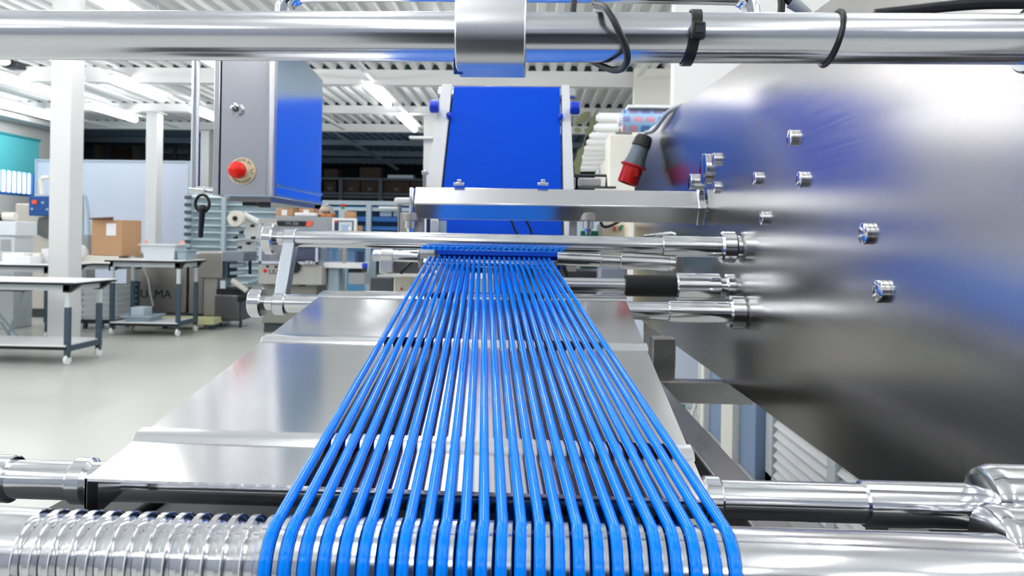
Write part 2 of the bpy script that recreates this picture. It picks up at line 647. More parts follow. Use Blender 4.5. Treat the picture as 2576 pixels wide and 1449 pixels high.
# ---------------------------------------------------------------- grooved guide roller
RY, RZ, RR, RC_ = 0.49, HC - 0.217, 0.0295, 0.030
PN = [666 + (1852 - 666) * i / 24 for i in range(25)]
XN = [aY(px, 1449, 0.462).x for px in PN]
PIT = (XN[-1] - XN[0]) / 24
CR = 0.0039
xL, xR = aY(-60, 1350, RY).x, aY(2548, 1380, RY).x
t = thing('grooved_roller', 'wide steel roller across the picture bottom, ring grooves showing on its left', 'roller', ((xL + xR) / 2, RY, RZ - RR))
prof = [(0, RR * 0.5), (0, RR + 0.001)]
gx0 = XN[0] - 13 * PIT
xs = [gx0 + PIT * i for i in range(38)]
hw = 0.0040
for g in xs:
    gd = 0.0052
    prof += [(g - hw - 0.0006 - xL, RR), (g - hw - xL, RR - 0.0006), (g - hw + 0.0004 - xL, RR - gd + 0.002), (g - hw * 0.55 - xL, RR - gd), (g + hw * 0.55 - xL, RR - gd), (g + hw - 0.0004 - xL, RR - gd + 0.002), (g + hw - xL, RR - 0.0006), (g + hw + 0.0006 - xL, RR)]
prof += [(xR - xL - 0.006, RR), (xR - xL - 0.003, RR - 0.001), (xR - xL - 0.001, RR - 0.003), (xR - xL, RR - 0.006)]
part(MB().lathe((xL, RY, RZ), (1, 0, 0), prof, n=96), 'roller_body', steel_turn, t, ang=30)
part(MB().lathe((xR, RY, RZ), (1, 0, 0), [(-0.001, 0.019), (0.008, 0.019), (0.009, 0.0225), (0.016, 0.0225), (0.017, 0.019), (0.024, 0.019), (0.025, 0.013), (X0 - xR + 0.002, 0.013)], n=48), 'shaft', steel, t)
part(MB().lathe((xR, RY, RZ), (1, 0, 0), [(0.0, 0.024), (0.002, 0.0245), (0.0045, 0.0245), (0.006, 0.022)], n=48), 'seal_ring', chrome, t)

# ---------------------------------------------------------------- the 25 round belts
YFAR = 1.84
PF = [1078 + (1381 - 1078) * i / 24 for i in range(25)]
RF = 0.014
pz = aY(1228, 652, 1.82).z
slope = (pz - (RZ + RC_)) / (1.82 - RY)
al = math.atan(slope)


def belt(i):
    xa = XN[i]
    xb = aY(PF[i], 650, 1.82).x
    pts = []
    # near wrap: from bottom, round the front, to the tangent on top
    for k in range(25):
        th = -PI / 2 - (PI - al) * k / 24 - 0.0
        th = -PI / 2 + al * 0.4 - (PI - al * 1.4) * k / 24
        pts.append(V((xa, RY + RC_ * math.cos(th), RZ + RC_ * math.sin(th))))
    th_top = PI / 2 + al
    pts.append(V((xa, RY + RC_ * math.cos(th_top), RZ + RC_ * math.sin(th_top))))
    a = pts[-1]
    cz = a.z + slope * (YFAR - a.y) - RF * math.cos(al)
    cc = V((xb, YFAR + RF * math.sin(al), cz))
    st = V((xb, cc.y + RF * math.cos(th_top), cc.z + RF * math.sin(th_top)))
    for k in range(1, 13):
        pts.append(a.lerp(st, k / 12))
    for k in range(1, 11):
        th = th_top - (PI + al * 0.4) * k / 10
        pts.append(V((xb, cc.y + RF * math.cos(th), cc.z + RF * math.sin(th))))
    b = pts[-1]
    for k in range(1, 8):
        pts.append(b.lerp(pts[0], k / 8))
    return pts, cc


for i in range(25):
    pts, cc = belt(i)
    solo(MB().tube(pts, CR, n=14, closed=True), 'round_belt', cordm,
         ordn(i, 25, 'glossy blue round belt') + ', stretched over the grooved steel roller', 'conveyor belt', 'blue round belts', ang=80)
# far nose roller
xa, xb = aY(1066, 655, 1.84).x, aY(1392, 655, 1.84).x
fz = cc.z
t = thing('nose_roller', 'slim grooved steel roller at the far end where the blue round belts turn', 'roller', ((xa + xb) / 2, cc.y, fz - 0.01))
part(MB().cyl((xa, cc.y, fz), (xb, cc.y, fz), RF - CR - 0.0005, n=24), 'roller_body', steel_bar, t)
for xx in (xa - 0.005, xb + 0.005):
    part(MB().cbox((xx, cc.y + 0.01, fz - 0.005), 0.008, 0.05, 0.03), 'end_bracket', steel_frame, t)

# ---------------------------------------------------------------- stainless tray under the belts
nl, nr = aY(213, 1204, 0.55), aY(1786, 1257, 0.55)
fl, fr_ = aY(817, 735, 1.43), aY(1570, 745, 1.43)
t = thing('drip_tray', 'long sloping stainless tray with four raised ribs beneath the blue round belts', 'tray', (-0.1, 1.0, HC - 0.22))
th_ = V((0, 0, -0.002))


def tr(u, v):
    """u 0..1 left-right, v 0..1 near-far"""
    return nl.lerp(nr, u).lerp(fl.lerp(fr_, u), v)


mb = MB()
mb.hexa([tr(0, 0), tr(1, 0), tr(1, 1), tr(0, 1)], [p + th_ for p in (tr(0, 0), tr(1, 0), tr(1, 1), tr(0, 1))])
part(mb, 'tray_sheet', steel_sheet, t)
dn = V((0, 0, -0.035))
e = 0.0015
for u in (0, 1):
    s = V((e if u == 0 else -e, 0, 0))
    a, b = tr(u, 0), tr(u, 1)
    part(MB().hexa([a, a + s, b + s, b], [a + dn, a + s + dn, b + s + dn, b + dn]), 'tray_side', steel_sheet, t)


def vrow(px, py, u):
    """find v so that the tray edge projects at row py"""
    best = 0
    for k in range(2001):
        v = k / 2000
        p = tr(u, v) - CAM
        q = RC.transposed() @ p
        y = CY - F * q.y / -q.z
        if y <= py:
            return v
    return 1.0


def vrow2(py0, py1):
    return vrow(0, py0, 0), vrow(0, py1, 1)


for (a0, a1, b0, b1) in ((734.5, 748, 744.5, 757), (846, 859, 869, 882), (1083, 1112, 1127, 1158)):
    (v0, w0), (v1, w1) = vrow2(a0, b0), vrow2(a1, b1)
    up = V((0, 0, 0.0042))
    A, B, C_, D = tr(-0.004, v1), tr(1.004, w1), tr(1.004, w0), tr(-0.004, v0)
    A2, B2, C2, D2 = A.lerp(D, 0.3) + up, B.lerp(C_, 0.3) + up, C_.lerp(B, 0.08) + up, D.lerp(A, 0.08) + up
    part(MB().hexa([A - up * .3, B - up * .3, C_ - up * .3, D - up * .3], [A2, B2, C2, D2]), 'tray_rib', steel_sheet, t, bevel=0.0006)
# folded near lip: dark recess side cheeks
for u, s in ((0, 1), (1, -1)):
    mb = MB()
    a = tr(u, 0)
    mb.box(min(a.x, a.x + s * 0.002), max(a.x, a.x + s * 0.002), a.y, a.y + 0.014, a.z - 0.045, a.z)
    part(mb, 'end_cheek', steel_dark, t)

# ---------------------------------------------------------------- rods across the machine


def rodthing(name, lab, pxl, pyl, pxr, pyr, Y, segs, m=steel_bar, cat='steel rod'):
    """segs = [(px0, px1, dia_px, part name)]"""
    a, b = aY(pxl, pyl, Y), aY(pxr, pyr, Y)
    t = thing(name, lab, cat, ((a.x + b.x) / 2, Y, min(a.z, b.z) - 0.02))
    for sg in segs:
        p0, p1, dpx, nm = sg[:4]
        mm = sg[4] if len(sg) > 4 else m
        bev = sg[5] if len(sg) > 5 else 0.0012
        f0, f1 = (p0 - pxl) / (pxr - pxl), (p1 - pxl) / (pxr - pxl)
        part(MB().cyl(a.lerp(b, f0), a.lerp(b, f1), dpx / 2 * Y / F, n=48, bev=bev), nm, mm, t)
    return t, a, b


# rod under the near tray edge (left), with collars and stepped sleeve on the right
YB_ = 0.62
rodthing('cross_shaft', 'thick stepped steel cross shaft directly behind the grooved roller, passing under the tray edge', -60, 1202, 2520, 1276, YB_,
         [(-60, 2200, 96, 'shaft', steel), (-60, 40, 118, 'end_collar', steel), (196, 248, 116, 'clamp_collar', steel, 0.003),
          (1786, 1832, 112, 'clamp_collar', steel, 0.002), (2176, 2500, 112, 'sleeve', steel, 0.002), (2478, 2530, 150, 'flange', steel, 0.006)])
# swivel knuckles on the far right
a = aY(2560, 1262, 0.60)
t = thing('swivel_knuckle', 'rounded steel knuckle at the right picture edge holding the stepped shaft', 'clamp', a - V((0, 0, 0.035)))
part(MB().lathe(a - V((0.03, 0, 0)), (1, 0, 0), [(0, 0.02), (0.002, 0.0255), (0.008, 0.0285), (0.014, 0.029), (X0 - a.x + 0.031, 0.029)], n=48), 'knuckle_body', steel, t)
a2 = aY(2556, 1370, 0.55)
part(MB().lathe(a2 - V((0.022, 0, 0)), (1, 0, 0), [(0, 0.018), (0.002, 0.0255), (0.006, 0.0285), (0.012, 0.0285), (0.013, 0.027), (X0 - a2.x + 0.022, 0.027)], n=48), 'lower_boss', steel_turn, t)

# middle rods with the link arm on the left
YM, YL = 1.522, 1.47
tm, ma, mb_ = rodthing('guide_rod', 'polished guide rod crossing before the steep blue belt, upper of two linked rods', 672, 598, 1862, 623, YM,
                       [(690, 736, 36, 'rod_tip'), (736, 1672, 43, 'rod', steel), (1668, 1812, 52, 'sleeve', steel), (1812, 1850, 80, 'plate_collar', steel, 0.004), (1850, 1885, 60, 'plate_boss', steel)], m=steel)
tl, la, lb = rodthing('guide_rod', 'polished guide rod running under the tray, lower of the two linked rods', 635, 761, 1880, 787, YL,
                      [(655, 706, 36, 'rod_tip'), (706, 1690, 46, 'rod', steel), (1683, 1832, 54, 'sleeve', steel), (1832, 1872, 84, 'plate_collar', steel, 0.004), (1870, 1902, 64, 'plate_boss', steel)], m=steel)


def hexknob(t, p0, L, r):
    prof = [(0, r * 0.9), (0.003, r), (L - 0.003, r), (L, r * 0.9)]
    part(MB().lathe(p0, (1, 0, 0), prof, n=32), 'end_disc', steel, t)


hexknob(tm, aY(668, 600, YM), 0.022, 0.033)
hexknob(tl, aY(632, 760, YL), 0.026, 0.030)
# link arm (two eyes and a flat bar)
A, B = aY(733, 600, YM), aY(706, 764, YL)
t = thing('link_arm', 'flat grey link arm joining the left ends of the two guide rods', 'link', B - V((0, 0, 0.03)))
d = (B - A)
n_ = V((1, 0, 0)).cross(d).normalized()
mb = MB()
wx = 0.012
o1, o2 = V((-wx, 0, 0)), V((wx, 0, 0))
h = 0.015
mb.hexa([A + o1 - n_ * h, A + o2 - n_ * h, B + o2 - n_ * h, B + o1 - n_ * h], [A + o1 + n_ * h, A + o2 + n_ * h, B + o2 + n_ * h, B + o1 + n_ * h])
part(mb, 'arm', mat('satin_arm', (176, 184, 194), 0.3, 1), t, bevel=0.002)
part(MB().cyl(A - V((wx, 0, 0)), A + V((wx, 0, 0)), 0.0215, n=40, bev=0.0015), 'eye', steel_bar, t)
part(MB().cyl(B - V((wx, 0, 0)), B + V((wx, 0, 0)), 0.0225, n=40, bev=0.0015), 'eye', steel_bar, t)

# clamp ring between drum and lower collar, drum with rubber sleeve
rodthing('drive_roller', 'steel roller with black rubber sleeve and large end drum, right of the blue belts', 1410, 716, 1840, 722, 1.58,
         [(1410, 1600, 36, 'shaft', steel_bar), (1572, 1702, 54, 'rubber_sleeve', blackr), (1700, 1810, 68, 'end_drum', steel, 0.003), (1808, 1846, 44, 'boss', steel), (1822, 1842, 66, 'ring_clamp', steel, 0.004)])
rodthing('support_rod', 'short steel rod with clamps behind the guide rod, right of the belts', 1402, 651, 1704, 664, 1.86,
         [(1402, 1512, 34, 'clamp_block', chrome), (1512, 1560, 30, 'rod', steel_bar), (1560, 1682, 38, 'sleeve', steel), (1660, 1698, 34, 'end_stop', chrome)])
a = aY(1695, 655, 1.86)
t = thing('end_bracket', 'upright steel bracket plate at the right end of the short rod', 'bracket', a - V((0, 0, 0.06)))
part(MB().cbox(a + V((0.012, 0, -0.02)), 0.018, 0.03, 0.10), 'plate', steel_frame, t, bevel=0.002)

# left mirror: support cylinder with bracket
t, a, b = rodthing('support_rod', 'short steel rod with clamps behind the guide rod, left of the belts', 940, 642, 1054, 645, 1.86,
                   [(940, 972, 30, 'rod', steel_bar), (960, 990, 36, 'clamp_block', chrome), (985, 1054, 30, 'sleeve', steel)])
c = aY(972, 663, 1.85)
t = thing('latch_bracket', 'rounded steel bracket hanging from the left support rod', 'bracket', c - V((0, 0, 0.03)))
part(MB().cbox(c + V((0, 0, 0.0)), 0.036, 0.006, 0.05), 'bracket_plate', steel_box, t, bevel=0.003)
part(MB().cyl(c + V((0.026, -0.004, 0.015)), c + V((0.026, 0.01, 0.015)), 0.006), 'bolt', chrome, t)

# ---------------------------------------------------------------- big side plate
c1, c2, c3, c4 = aX(1592, 372, X0), aX(1597, 800, X0), aX(2190, 1210, X0), aX(1870, 155, X0)
yf = (c1.y + c2.y) / 2
zb = (c2.z + c3.z) / 2
ztop_n, ztop_f = c4.z, aX(1640, 320, X0).z
s_t = (ztop_f - ztop_n) / (aX(1640, 320, X0).y - c4.y)
YN = 0.50
zt = lambda y: ztop_n + s_t * (y - c4.y)
t = thing('side_plate', 'huge brushed steel machine side plate filling the right of the picture', 'machine panel', (X0 + 0.006, 1.7, 0))
poly = [V((X0, YN, zb)), V((X0, yf, zb)), V((X0, yf, zt(yf) - 0.03)), V((X0, yf - 0.03, zt(yf))), V((X0, YN, zt(YN)))]
part(MB().prism(poly, (0.012, 0, 0)), 'plate', steel_plate, t, bevel=0.0015)
for y in (0.9, 2.8):
    part(MB().box(X0 + 0.013, X0 + 0.07, y, y + 0.06, 0, zb + 0.2), 'stand', steel_frame, t)
bolts = [(1990, 347, 20, 22), (1900, 450, 17, 19), (2014, 452, 20, 22), (1918, 549, 17, 20), (2176, 588, 27, 24), (2213, 733, 29, 26),
         (1772, 425, 38, 20), (1797, 401, 16, 18), (1745, 458, 20, 30), (1796, 472, 15, 15)]
for (px, py, rpx, lpx) in bolts:
    p = aX(px + 8, py, X0)
    r = rpx * p.y / F
    L = lpx * 0.62 * p.y / F
    mb = MB().lathe(p, (-1, 0, 0), [(-0.001, r * 0.98), (L * 0.34, r * 0.98), (L * 0.36, r * 0.9), (L * 0.46, r * 0.9), (L * 0.48, r), (L * 0.9, r), (L, r * 0.86)], n=36)
    if rpx == 38:
        part(mb, 'hub_disc', steel, t)
    else:
        part(mb, 'bolt', steel, t)
# ---------------------------------------------------------------- crossbeam (rotated square tube)
YB2 = 1.79
a, b = aY(1040, 507, YB2), aY(1764, 519, YB2)
t = thing('cross_beam', 'square steel crossbeam set on edge in front of the inclined blue belt', 'beam bar', ((a.x + b.x) / 2, YB2, a.z - 0.05))
up = 40 * YB2 / F
dnn = 44 * YB2 / F
dp = 0.045


def beamsec(c, k=1.0):
    # front edge at c; top edge, back edge, bottom edge
    return [c + V((0, 0, -0.004)), c + V((0, dp * 0.55, up)), c + V((0, dp * 1.6, -0.004)), c + V((0, dp * 0.5, -dnn))]


mb = MB()
mb.hexa(beamsec(a), beamsec(b))
part(mb, 'beam_tube', steel_box, t, bevel=0.003)
mb = MB()
q = beamsec(b)
q2 = [p + V((0.0, 0, 0)) for p in q]
cen = (q[0] + q[2]) / 2
ex = [cen + (p - cen) * 1.1 for p in q]
mb.hexa([p - V((0.006, 0, 0)) for p in ex], [p + V((0.012, 0, 0)) for p in ex])
mb.cyl(cen + V((0.01, 0, 0)), V((X0 + 0.002, cen.y, cen.z)), 0.022, n=32)
part(mb, 'end_flange', steel, t, bevel=0.002)
for px in (1155, 1366):
    c = aY(px, 464, YB2 + 0.025)
    part(MB().cbox(c + V((0, 0, 0.000)), 0.026, 0.02, 0.008).cyl(c + V((0, 0, 0.003)), c + V((0, 0, 0.012)), 0.0055), 'bolt_lug', chrome, t, bevel=0.001)
c = aY(1036, 508, YB2 + 0.02)
part(MB().box(c.x - 0.004, c.x + 0.006, c.y - 0.018, c.y + 0.045, c.z - 0.03, c.z + 0.035), 'end_cap', steel_bar, t, bevel=0.004)

# sensor heads hanging under the crossbeam
for (px, lab) in ((1032, 'left steel sensor cone hanging beneath the crossbeam, beside the blue belt'), (1480, 'right steel sensor cone hanging beneath the crossbeam, beside the blue belt')):
    c = aY(px, 548, YB2 + 0.03)
    t = thing('sensor_head', lab, 'sensor', c - V((0, 0, 0.05)), 'sensor cones under the crossbeam')
    part(MB().cyl(c + V((0, 0, 0.012)), c + V((0, 0, -0.008)), 0.024, n=32), 'flange', steel_mc, t, bevel=0.002)
    part(MB().lathe(c, (0, 0, -1), [(0.004, 0.013), (0.026, 0.013), (0.027, 0.010), (0.042, 0.006)], n=28), 'cone', steel, t)
    part(MB().box(c.x - 0.03 if px < 1200 else c.x - 0.045, c.x - 0.026 if px > 1200 else c.x + 0.03, c.y + 0.025, c.y + 0.04, c.z - 0.05, c.z + 0.012), 'holder', steel_mc, t, bevel=0.002)

# left bracket arm
a = aY(1000, 505, 1.9)
t = thing('bracket_arm', 'white capped steel arm on a thin post at the left end of the crossbeam', 'bracket', aY(1000, 597, 1.9))
part(MB().cbox(a + V((0.024, 0, -0.001)), 0.062, 0.03, 0.018), 'arm_cap', white_pl, t, bevel=0.006)
part(MB().cyl(a + V((0.006, 0, -0.008)), a + V((0.006, 0, -0.15)), 0.005), 'post', steel_frame, t)

# ---------------------------------------------------------------- inclined blue belt conveyor
yb, yt = 1.99, 2.40
TL, TR = aY(1143, 207, yt), aY(1408, 209, yt)
BLp, BRp = aY(1098, 640, yb), aY(1414, 646, yb)
w = (TR.x - TL.x)
t = thing('incline_conveyor', 'steep conveyor with a plain blue belt between two pale side rails', 'conveyor', ((TL.x + TR.x) / 2, 2.2, 0))
upv = (TL - BLp).normalized()
nrm = V((1, 0, 0)).cross(upv).normalized()       # faces the viewer?
if nrm.y > 0:
    nrm = -nrm
mb = MB()
rt = 0.03
cs = []
for k in range(9):
    ph = PI * k / 8
    cs.append((math.cos(ph), math.sin(ph)))
topL, topR = TL, TR
row = []
for (cc_, ss_) in cs:
    row.append((TL - upv * rt - nrm * rt + nrm * rt * cc_ + upv * rt * ss_, TR - upv * rt - nrm * rt + nrm * rt * cc_ + upv * rt * ss_))
loop = [(BLp, BRp)] + row + [(BLp - nrm * 2 * rt, BRp - nrm * 2 * rt)]
vs, fs = [], []
for (p, q) in loop:
    vs += [p, q]
for k in range(len(loop) - 1):
    fs.append((2 * k, 2 * k + 1, 2 * k + 3, 2 * k + 2))
th2 = 0.002
mb._add(vs, fs)
nl_ = len(vs)
part(mb, 'blue_belt', beltm, t, label='plain matte blue conveyor belt')
# side rails
for s, T0, B0, nm in ((-1, TL, BLp, 'l'), (1, TR, BRp, 'r')):
    k0 = 0.006 * s
    k1 = (0.055 if s < 0 else 0.042) * s
    T1 = T0 - upv * 0.012
    f = nrm * 0.004
    bk = -nrm * 0.075
    quad_a = [B0 + V((k0, 0, 0)) + f, B0 + V((k1, 0, 0)) + f, T1 + V((k1 * 0.72, 0, 0)) + f, T1 + V((k0, 0, 0)) + f]
    quad_b = [p + bk for p in quad_a]
    part(MB().hexa(quad_a, quad_b), 'side_rail', railg, t, bevel=0.002)
part(MB().cyl(TL - upv * rt - nrm * rt - V((0.05, 0, 0)), TR - upv * rt - nrm * rt + V((0.05, 0, 0)), rt - 0.003, n=28), 'top_roller', steel_bar, t)
for (px, py, r, L, s) in ((1093, 268, 0.020, 0.028, -1), (1446, 272, 0.020, 0.030, 1), (1129, 290, 0.0105, 0.014, -1), (1411, 293, 0.011, 0.012, 1)):
    c = aY(px, py, 2.29)
    part(MB().cyl(c - V((L / 2 * s, 0, 0)), c + V((L / 2 * s, 0, 0)), r, n=28, bev=0.004), 'adjusting_knob', bluep, t, label='blue plastic knob')
# legs to the floor
for p in (BLp, BRp):
    part(MB().box(p.x - 0.02, p.x + 0.02, p.y + 0.16, p.y + 0.20, 0, p.z + 0.15), 'stand', steel_frame, t)
# lever on the left rail
c = aY(1068, 445, 2.1)
t = thing('clamp_lever', 'small steel clamp lever on a thin stem at the foot of the left pale rail', 'lever', c - V((0, 0, 0.03)))
part(MB().cyl(c + V((0, 0, -0.03)), c + V((0, 0, 0.015)), 0.005), 'stem', steel_frame, t)
part(MB().cbox(c + V((0.002, 0, 0.012)), 0.02, 0.012, 0.012), 'lever_head', steel_bar, t, bevel=0.002)
# two thin black cables in front of the lower blue belt
for (pts, lab) in (([(1286, 552), (1294, 575), (1306, 598), (1318, 620)], 'left of two thin black cables crossing the lower blue belt'),
                   ([(1322, 552), (1334, 575), (1340, 598), (1344, 622)], 'right of two thin black cables crossing the lower blue belt')):
    solo(MB().tube([aY(x, y, 1.93) for x, y in pts], 0.003, n=8), 'thin_cable', blackc, lab, 'cable', 'thin cables over the blue belt')
c = aY(1094, 572, 1.955)
t = thing('guard_bracket', 'white and pale blue guard bracket at the lower left of the blue belt', 'bracket', c - V((0, 0, 0.025)))
part(MB().cbox(c, 0.020, 0.02, 0.042), 'bracket_side', white_pl, t, bevel=0.003)
part(MB().cbox(c + V((-0.018, 0.006, 0.0)), 0.008, 0.02, 0.046), 'bracket_edge', bluep2, t)
part(MB().cbox(c + V((0.02, 0.004, 0.0)), 0.02, 0.008, 0.036), 'guard_pane', rackl, t)

# ---------------------------------------------------------------- near top tube, clamp, ties, cables
YT = 0.58
a, b = aY(-60, 88, YT), aY(2600, 99, YT)
t = thing('top_tube', 'brushed steel tube crossing the whole picture near the top', 'steel tube', ((a.x + b.x) / 2, YT, a.z - 0.02))
part(MB().cyl(a, b, 0.0192, n=64), 'tube', steel_bar, t)
part(MB().cyl(b - V((0.006, 0, 0)), V((X0 + 0.001, b.y, b.z)), 0.026, n=48, bev=0.002), 'wall_flange', steel, t)
tubeat = lambda px: a.lerp(b, (px + 60) / 2660)
RTB = 0.0192
# hex-like clamp block
c = tubeat(1264)
L = 172 * YT / F / 2
t = thing('clamp_block', 'square-cornered steel clamp block gripping the top tube above the blue belt', 'clamp', c - V((0, 0, 0.03)))
r = 0.030
cs = []
for (yy, zz) in ((-0.0235, 0.024), (-0.0255, 0.021), (-0.0255, -0.008), (-0.0235, -0.0145), (-0.019, -0.0235), (-0.014, -0.0275), (0.02, -0.0275), (0.0255, -0.02), (0.0255, 0.024), (0.02, 0.06), (-0.014, 0.06)):
    cs.append(c + V((-L, yy, zz)))
part(MB().prism(cs, (2 * L, 0, 0)), 'block', steel_box, t, bevel=0.0012)
part(MB().cyl(c + V((-L - 0.003, 0.004, -0.0235)), c + V((-L + 0.004, 0.004, -0.0235)), 0.005), 'set_screw', blueb, t, label='small dark blue screw end')


def ringpts(px, r, tilt=0.0, n=40):
    c = tubeat(px)
    return [c + V((tilt * math.sin(th), r * math.cos(th), r * math.sin(th))) for th in [2 * PI * k / n for k in range(n)]]


# cable tie with its head
t = thing('cable_tie', 'flat black cable tie with square locking head round the top tube', 'cable tie', tubeat(1760) - V((0, 0, 0.022)), 'cable ties on the top tube')
mb = MB()
P = ringpts(1760, RTB + 0.001, 0.0028, 48)
n = len(P)
vs, fs = [], []
for p in P:
    c = tubeat(1760)
    rad = V((0, p.y - c.y, p.z - c.z)).normalized()
    for (dx, dr) in ((-0.0038, 0), (0.0038, 0), (0.0038, 0.0014), (-0.0038, 0.0014)):
        vs.append(p + V((dx, 0, 0)) + rad * dr)
for i in range(n):
    j = (i + 1) % n
    for k in range(4):
        k2 = (k + 1) % 4
        fs.append((i * 4 + k, i * 4 + k2, j * 4 + k2, j * 4 + k))
mb._add(vs, fs)
part(mb, 'strap', black, t)
c = tubeat(1760) + V((0.0008, -RTB - 0.004, -0.001))
part(MB().cbox(c, 0.0105, 0.008, 0.0125), 'locking_head', black, t, bevel=0.0015)
part(MB().cbox(c + V((0, -0.0042, 0)), 0.006, 0.0012, 0.005), 'pawl', mat('black_pawl', (44, 48, 54), 0.4), t)
t = thing('cable_tie', 'narrow black band round the top tube farther right, without visible head', 'cable tie', tubeat(2108) - V((0, 0, 0.022)), 'cable ties on the top tube')
part(MB().tube(ringpts(2108, RTB + 0.0016, 0.0045), 0.0018, n=8, closed=True), 'strap', black, t)

# cable loop hanging round the tube
pp = [(1508, -30, 0.63), (1497, 8, 0.612), (1506, 14, 0.585), (1520, 18, 0.556), (1538, 40, 0.545), (1558, 80, 0.542), (1574, 118, 0.545), (1578, 150, 0.553), (1566, 172, 0.566), (1542, 176, 0.578), (1510, 164, 0.592), (1480, 148, 0.602), (1452, 128, 0.607), (1440, 60, 0.618), (1450, -40, 0.63)]


def smooth(P, n=6):
    out = []
    P = [P[0]] + P + [P[-1]]
    for i in range(1, len(P) - 2):
        p0, p1, p2, p3 = P[i - 1:i + 3]
        for k in range(n):
            u = k / n
            out.append(0.5 * ((2 * p1) + (p2 - p0) * u + (2 * p0 - 5 * p1 + 4 * p2 - p3) * u * u + (3 * p1 - p0 - 3 * p2 + p3) * u ** 3))
    out.append(P[-2])
    return out


solo(MB().tube(smooth([aY(x, y, d) for x, y, d in pp]), 0.0026, n=12), 'cable_loop', blackc, 'black cable looping round the top tube just right of the clamp block', 'cable', ang=80)
pp = [(2200, 36, 0.66), (2290, 26, 0.655), (2380, 16, 0.65), (2480, 9, 0.64), (2600, 8, 0.63)]
solo(MB().tube(smooth([aY(x, y, d) for x, y, d in pp]), 0.0048, n=12), 'thick_cable', blackc, 'thick black cable lying along the top tube at the upper right corner', 'cable', ang=80)
pp = [(1964, 45, 0.68), (1966, 10, 0.68), (1960, -40, 0.68)]
solo(MB().tube([aY(x, y, d) for x, y, d in pp], 0.0033, n=12), 'cable_drop', blackc, 'short straight black cable piece dropping behind the top tube', 'cable', ang=80)
t = thing('cable_connector', 'grey ribbed cable connector with black lead at the top edge', 'connector', aY(2030, 36, 0.68))
A, B = aY(1990, 4, 0.68), aY(2034, 36, 0.68)
part(MB().cyl(A, B, 0.0062, 0.0042, n=20), 'connector_body', cableg, t)
part(MB().tube([aY(1958, -40, 0.68), aY(1975, -12, 0.68), A.lerp(B, 0.05)], 0.0045, n=12), 'lead', blackc, t)

# bent frame tube above
pp = [(712, 60, 0.66), (716, 22, 0.66), (724, 4, 0.66), (745, -10, 0.66), (790, -18, 0.66), (1200, -20, 0.66), (1820, -12, 0.66), (1866, -4, 0.66), (1884, 14, 0.66), (1890, 60, 0.66)]
solo(MB().tube(smooth([aY(x, y, d) for x, y, d in pp], 8), 0.0085, n=24), 'hoop_tube', steel, 'bent steel hoop tube peeping out above the top tube', 'steel tube', ang=80)

# ---------------------------------------------------------------- frame rails below, right of the tray
def slant(name, lab, a, b, sx, sz, m=steel_frame):
    mb = MB()
    qa = [a + V((-sx / 2, 0, -sz / 2)), a + V((sx / 2, 0, -sz / 2)), a + V((sx / 2, 0, sz / 2)), a + V((-sx / 2, 0, sz / 2))]
    qb = [b + V((-sx / 2, 0, -sz / 2)), b + V((sx / 2, 0, -sz / 2)), b + V((sx / 2, 0, sz / 2)), b + V((-sx / 2, 0, sz / 2))]
    mb.hexa(qa, qb)
    return solo(mb, name, m, lab, 'machine frame', bevel=0.002)


slant('frame_rail', 'square steel frame rail running away under the right edge of the tray', V((0.232, 0.66, HC - 0.287)), V((0.232, 1.585, HC - 0.287)), 0.04, 0.04)
p0 = aY(1640, 983, 1.62)
solo(MB().box(p0.x - 0.25, X0 + 0.06, 1.60, 1.64, HC - 0.345, HC - 0.298), 'cross_rail', steel_frame, 'horizontal steel cross rail under the big side plate, right of the tray', 'machine frame', bevel=0.003)
p0 = aY(1642, 900, 1.75)
p1 = aY(1700, 900, 1.75)
solo(MB().box(p0.x, p1.x, 1.75, 1.80, 0, HC - 0.225), 'frame_post', steel_frame, 'upright square steel post under the far right corner of the tray', 'machine frame', bevel=0.003)
# machine base under the tray, painted dark and widened to stand for shade
dhouse = mat('housing_shade_paint', (40, 42, 46), 0.6)
t = thing('machine_base', 'dark closed machine base beneath the tray, painted dark for shade', 'machine', (0.0, 1.1, 0))
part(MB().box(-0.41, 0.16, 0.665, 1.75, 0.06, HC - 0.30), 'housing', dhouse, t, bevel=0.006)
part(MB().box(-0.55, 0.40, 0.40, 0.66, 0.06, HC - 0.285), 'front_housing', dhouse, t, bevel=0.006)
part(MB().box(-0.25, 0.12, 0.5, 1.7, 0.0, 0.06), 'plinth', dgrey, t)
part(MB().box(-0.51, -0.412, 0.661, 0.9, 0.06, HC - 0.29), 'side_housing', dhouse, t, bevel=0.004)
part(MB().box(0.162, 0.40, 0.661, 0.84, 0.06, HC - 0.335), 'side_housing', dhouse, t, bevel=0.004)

# ---------------------------------------------------------------- control cabinet on a pole
YC = 1.75
f0, f1 = aY(557, 300, YC), aY(686, 300, YC)
zbot = aY(610, 493, YC).z
yb2 = f1.x * F / 1.0
yback = aX(812, 350, f1.x).y
ztopc = aY(610, 66, YC).z
t = thing('control_cabinet', 'hanging steel control cabinet with keyed lock and red emergency button', 'control box', ((f0.x + f1.x) / 2, (YC + yback) / 2, zbot))
xl, xr = f0.x, f1.x
mb = MB()
zc = aX(812, 200, f1.x).z
yc = aX(762, 150, f1.x).y
zc2 = aX(762, 150, f1.x).z
sl = (zc2 - zc) / (yc - yback)
poly = [V((xr, YC + 0.012, zbot)), V((xr, yback, zbot)), V((xr, yback, zc)), V((xr, yback + (ztopc - zc) / sl if sl else yback, ztopc)), V((xr, YC + 0.012, ztopc))]
poly[3].y = max(poly[3].y, YC + 0.03)
mb.prism([p - V((0.002, 0, 0)) for p in poly], (-(xr - xl) + 0.004, 0, 0))
part(mb, 'housing', steel_boxside, t, bevel=0.003)
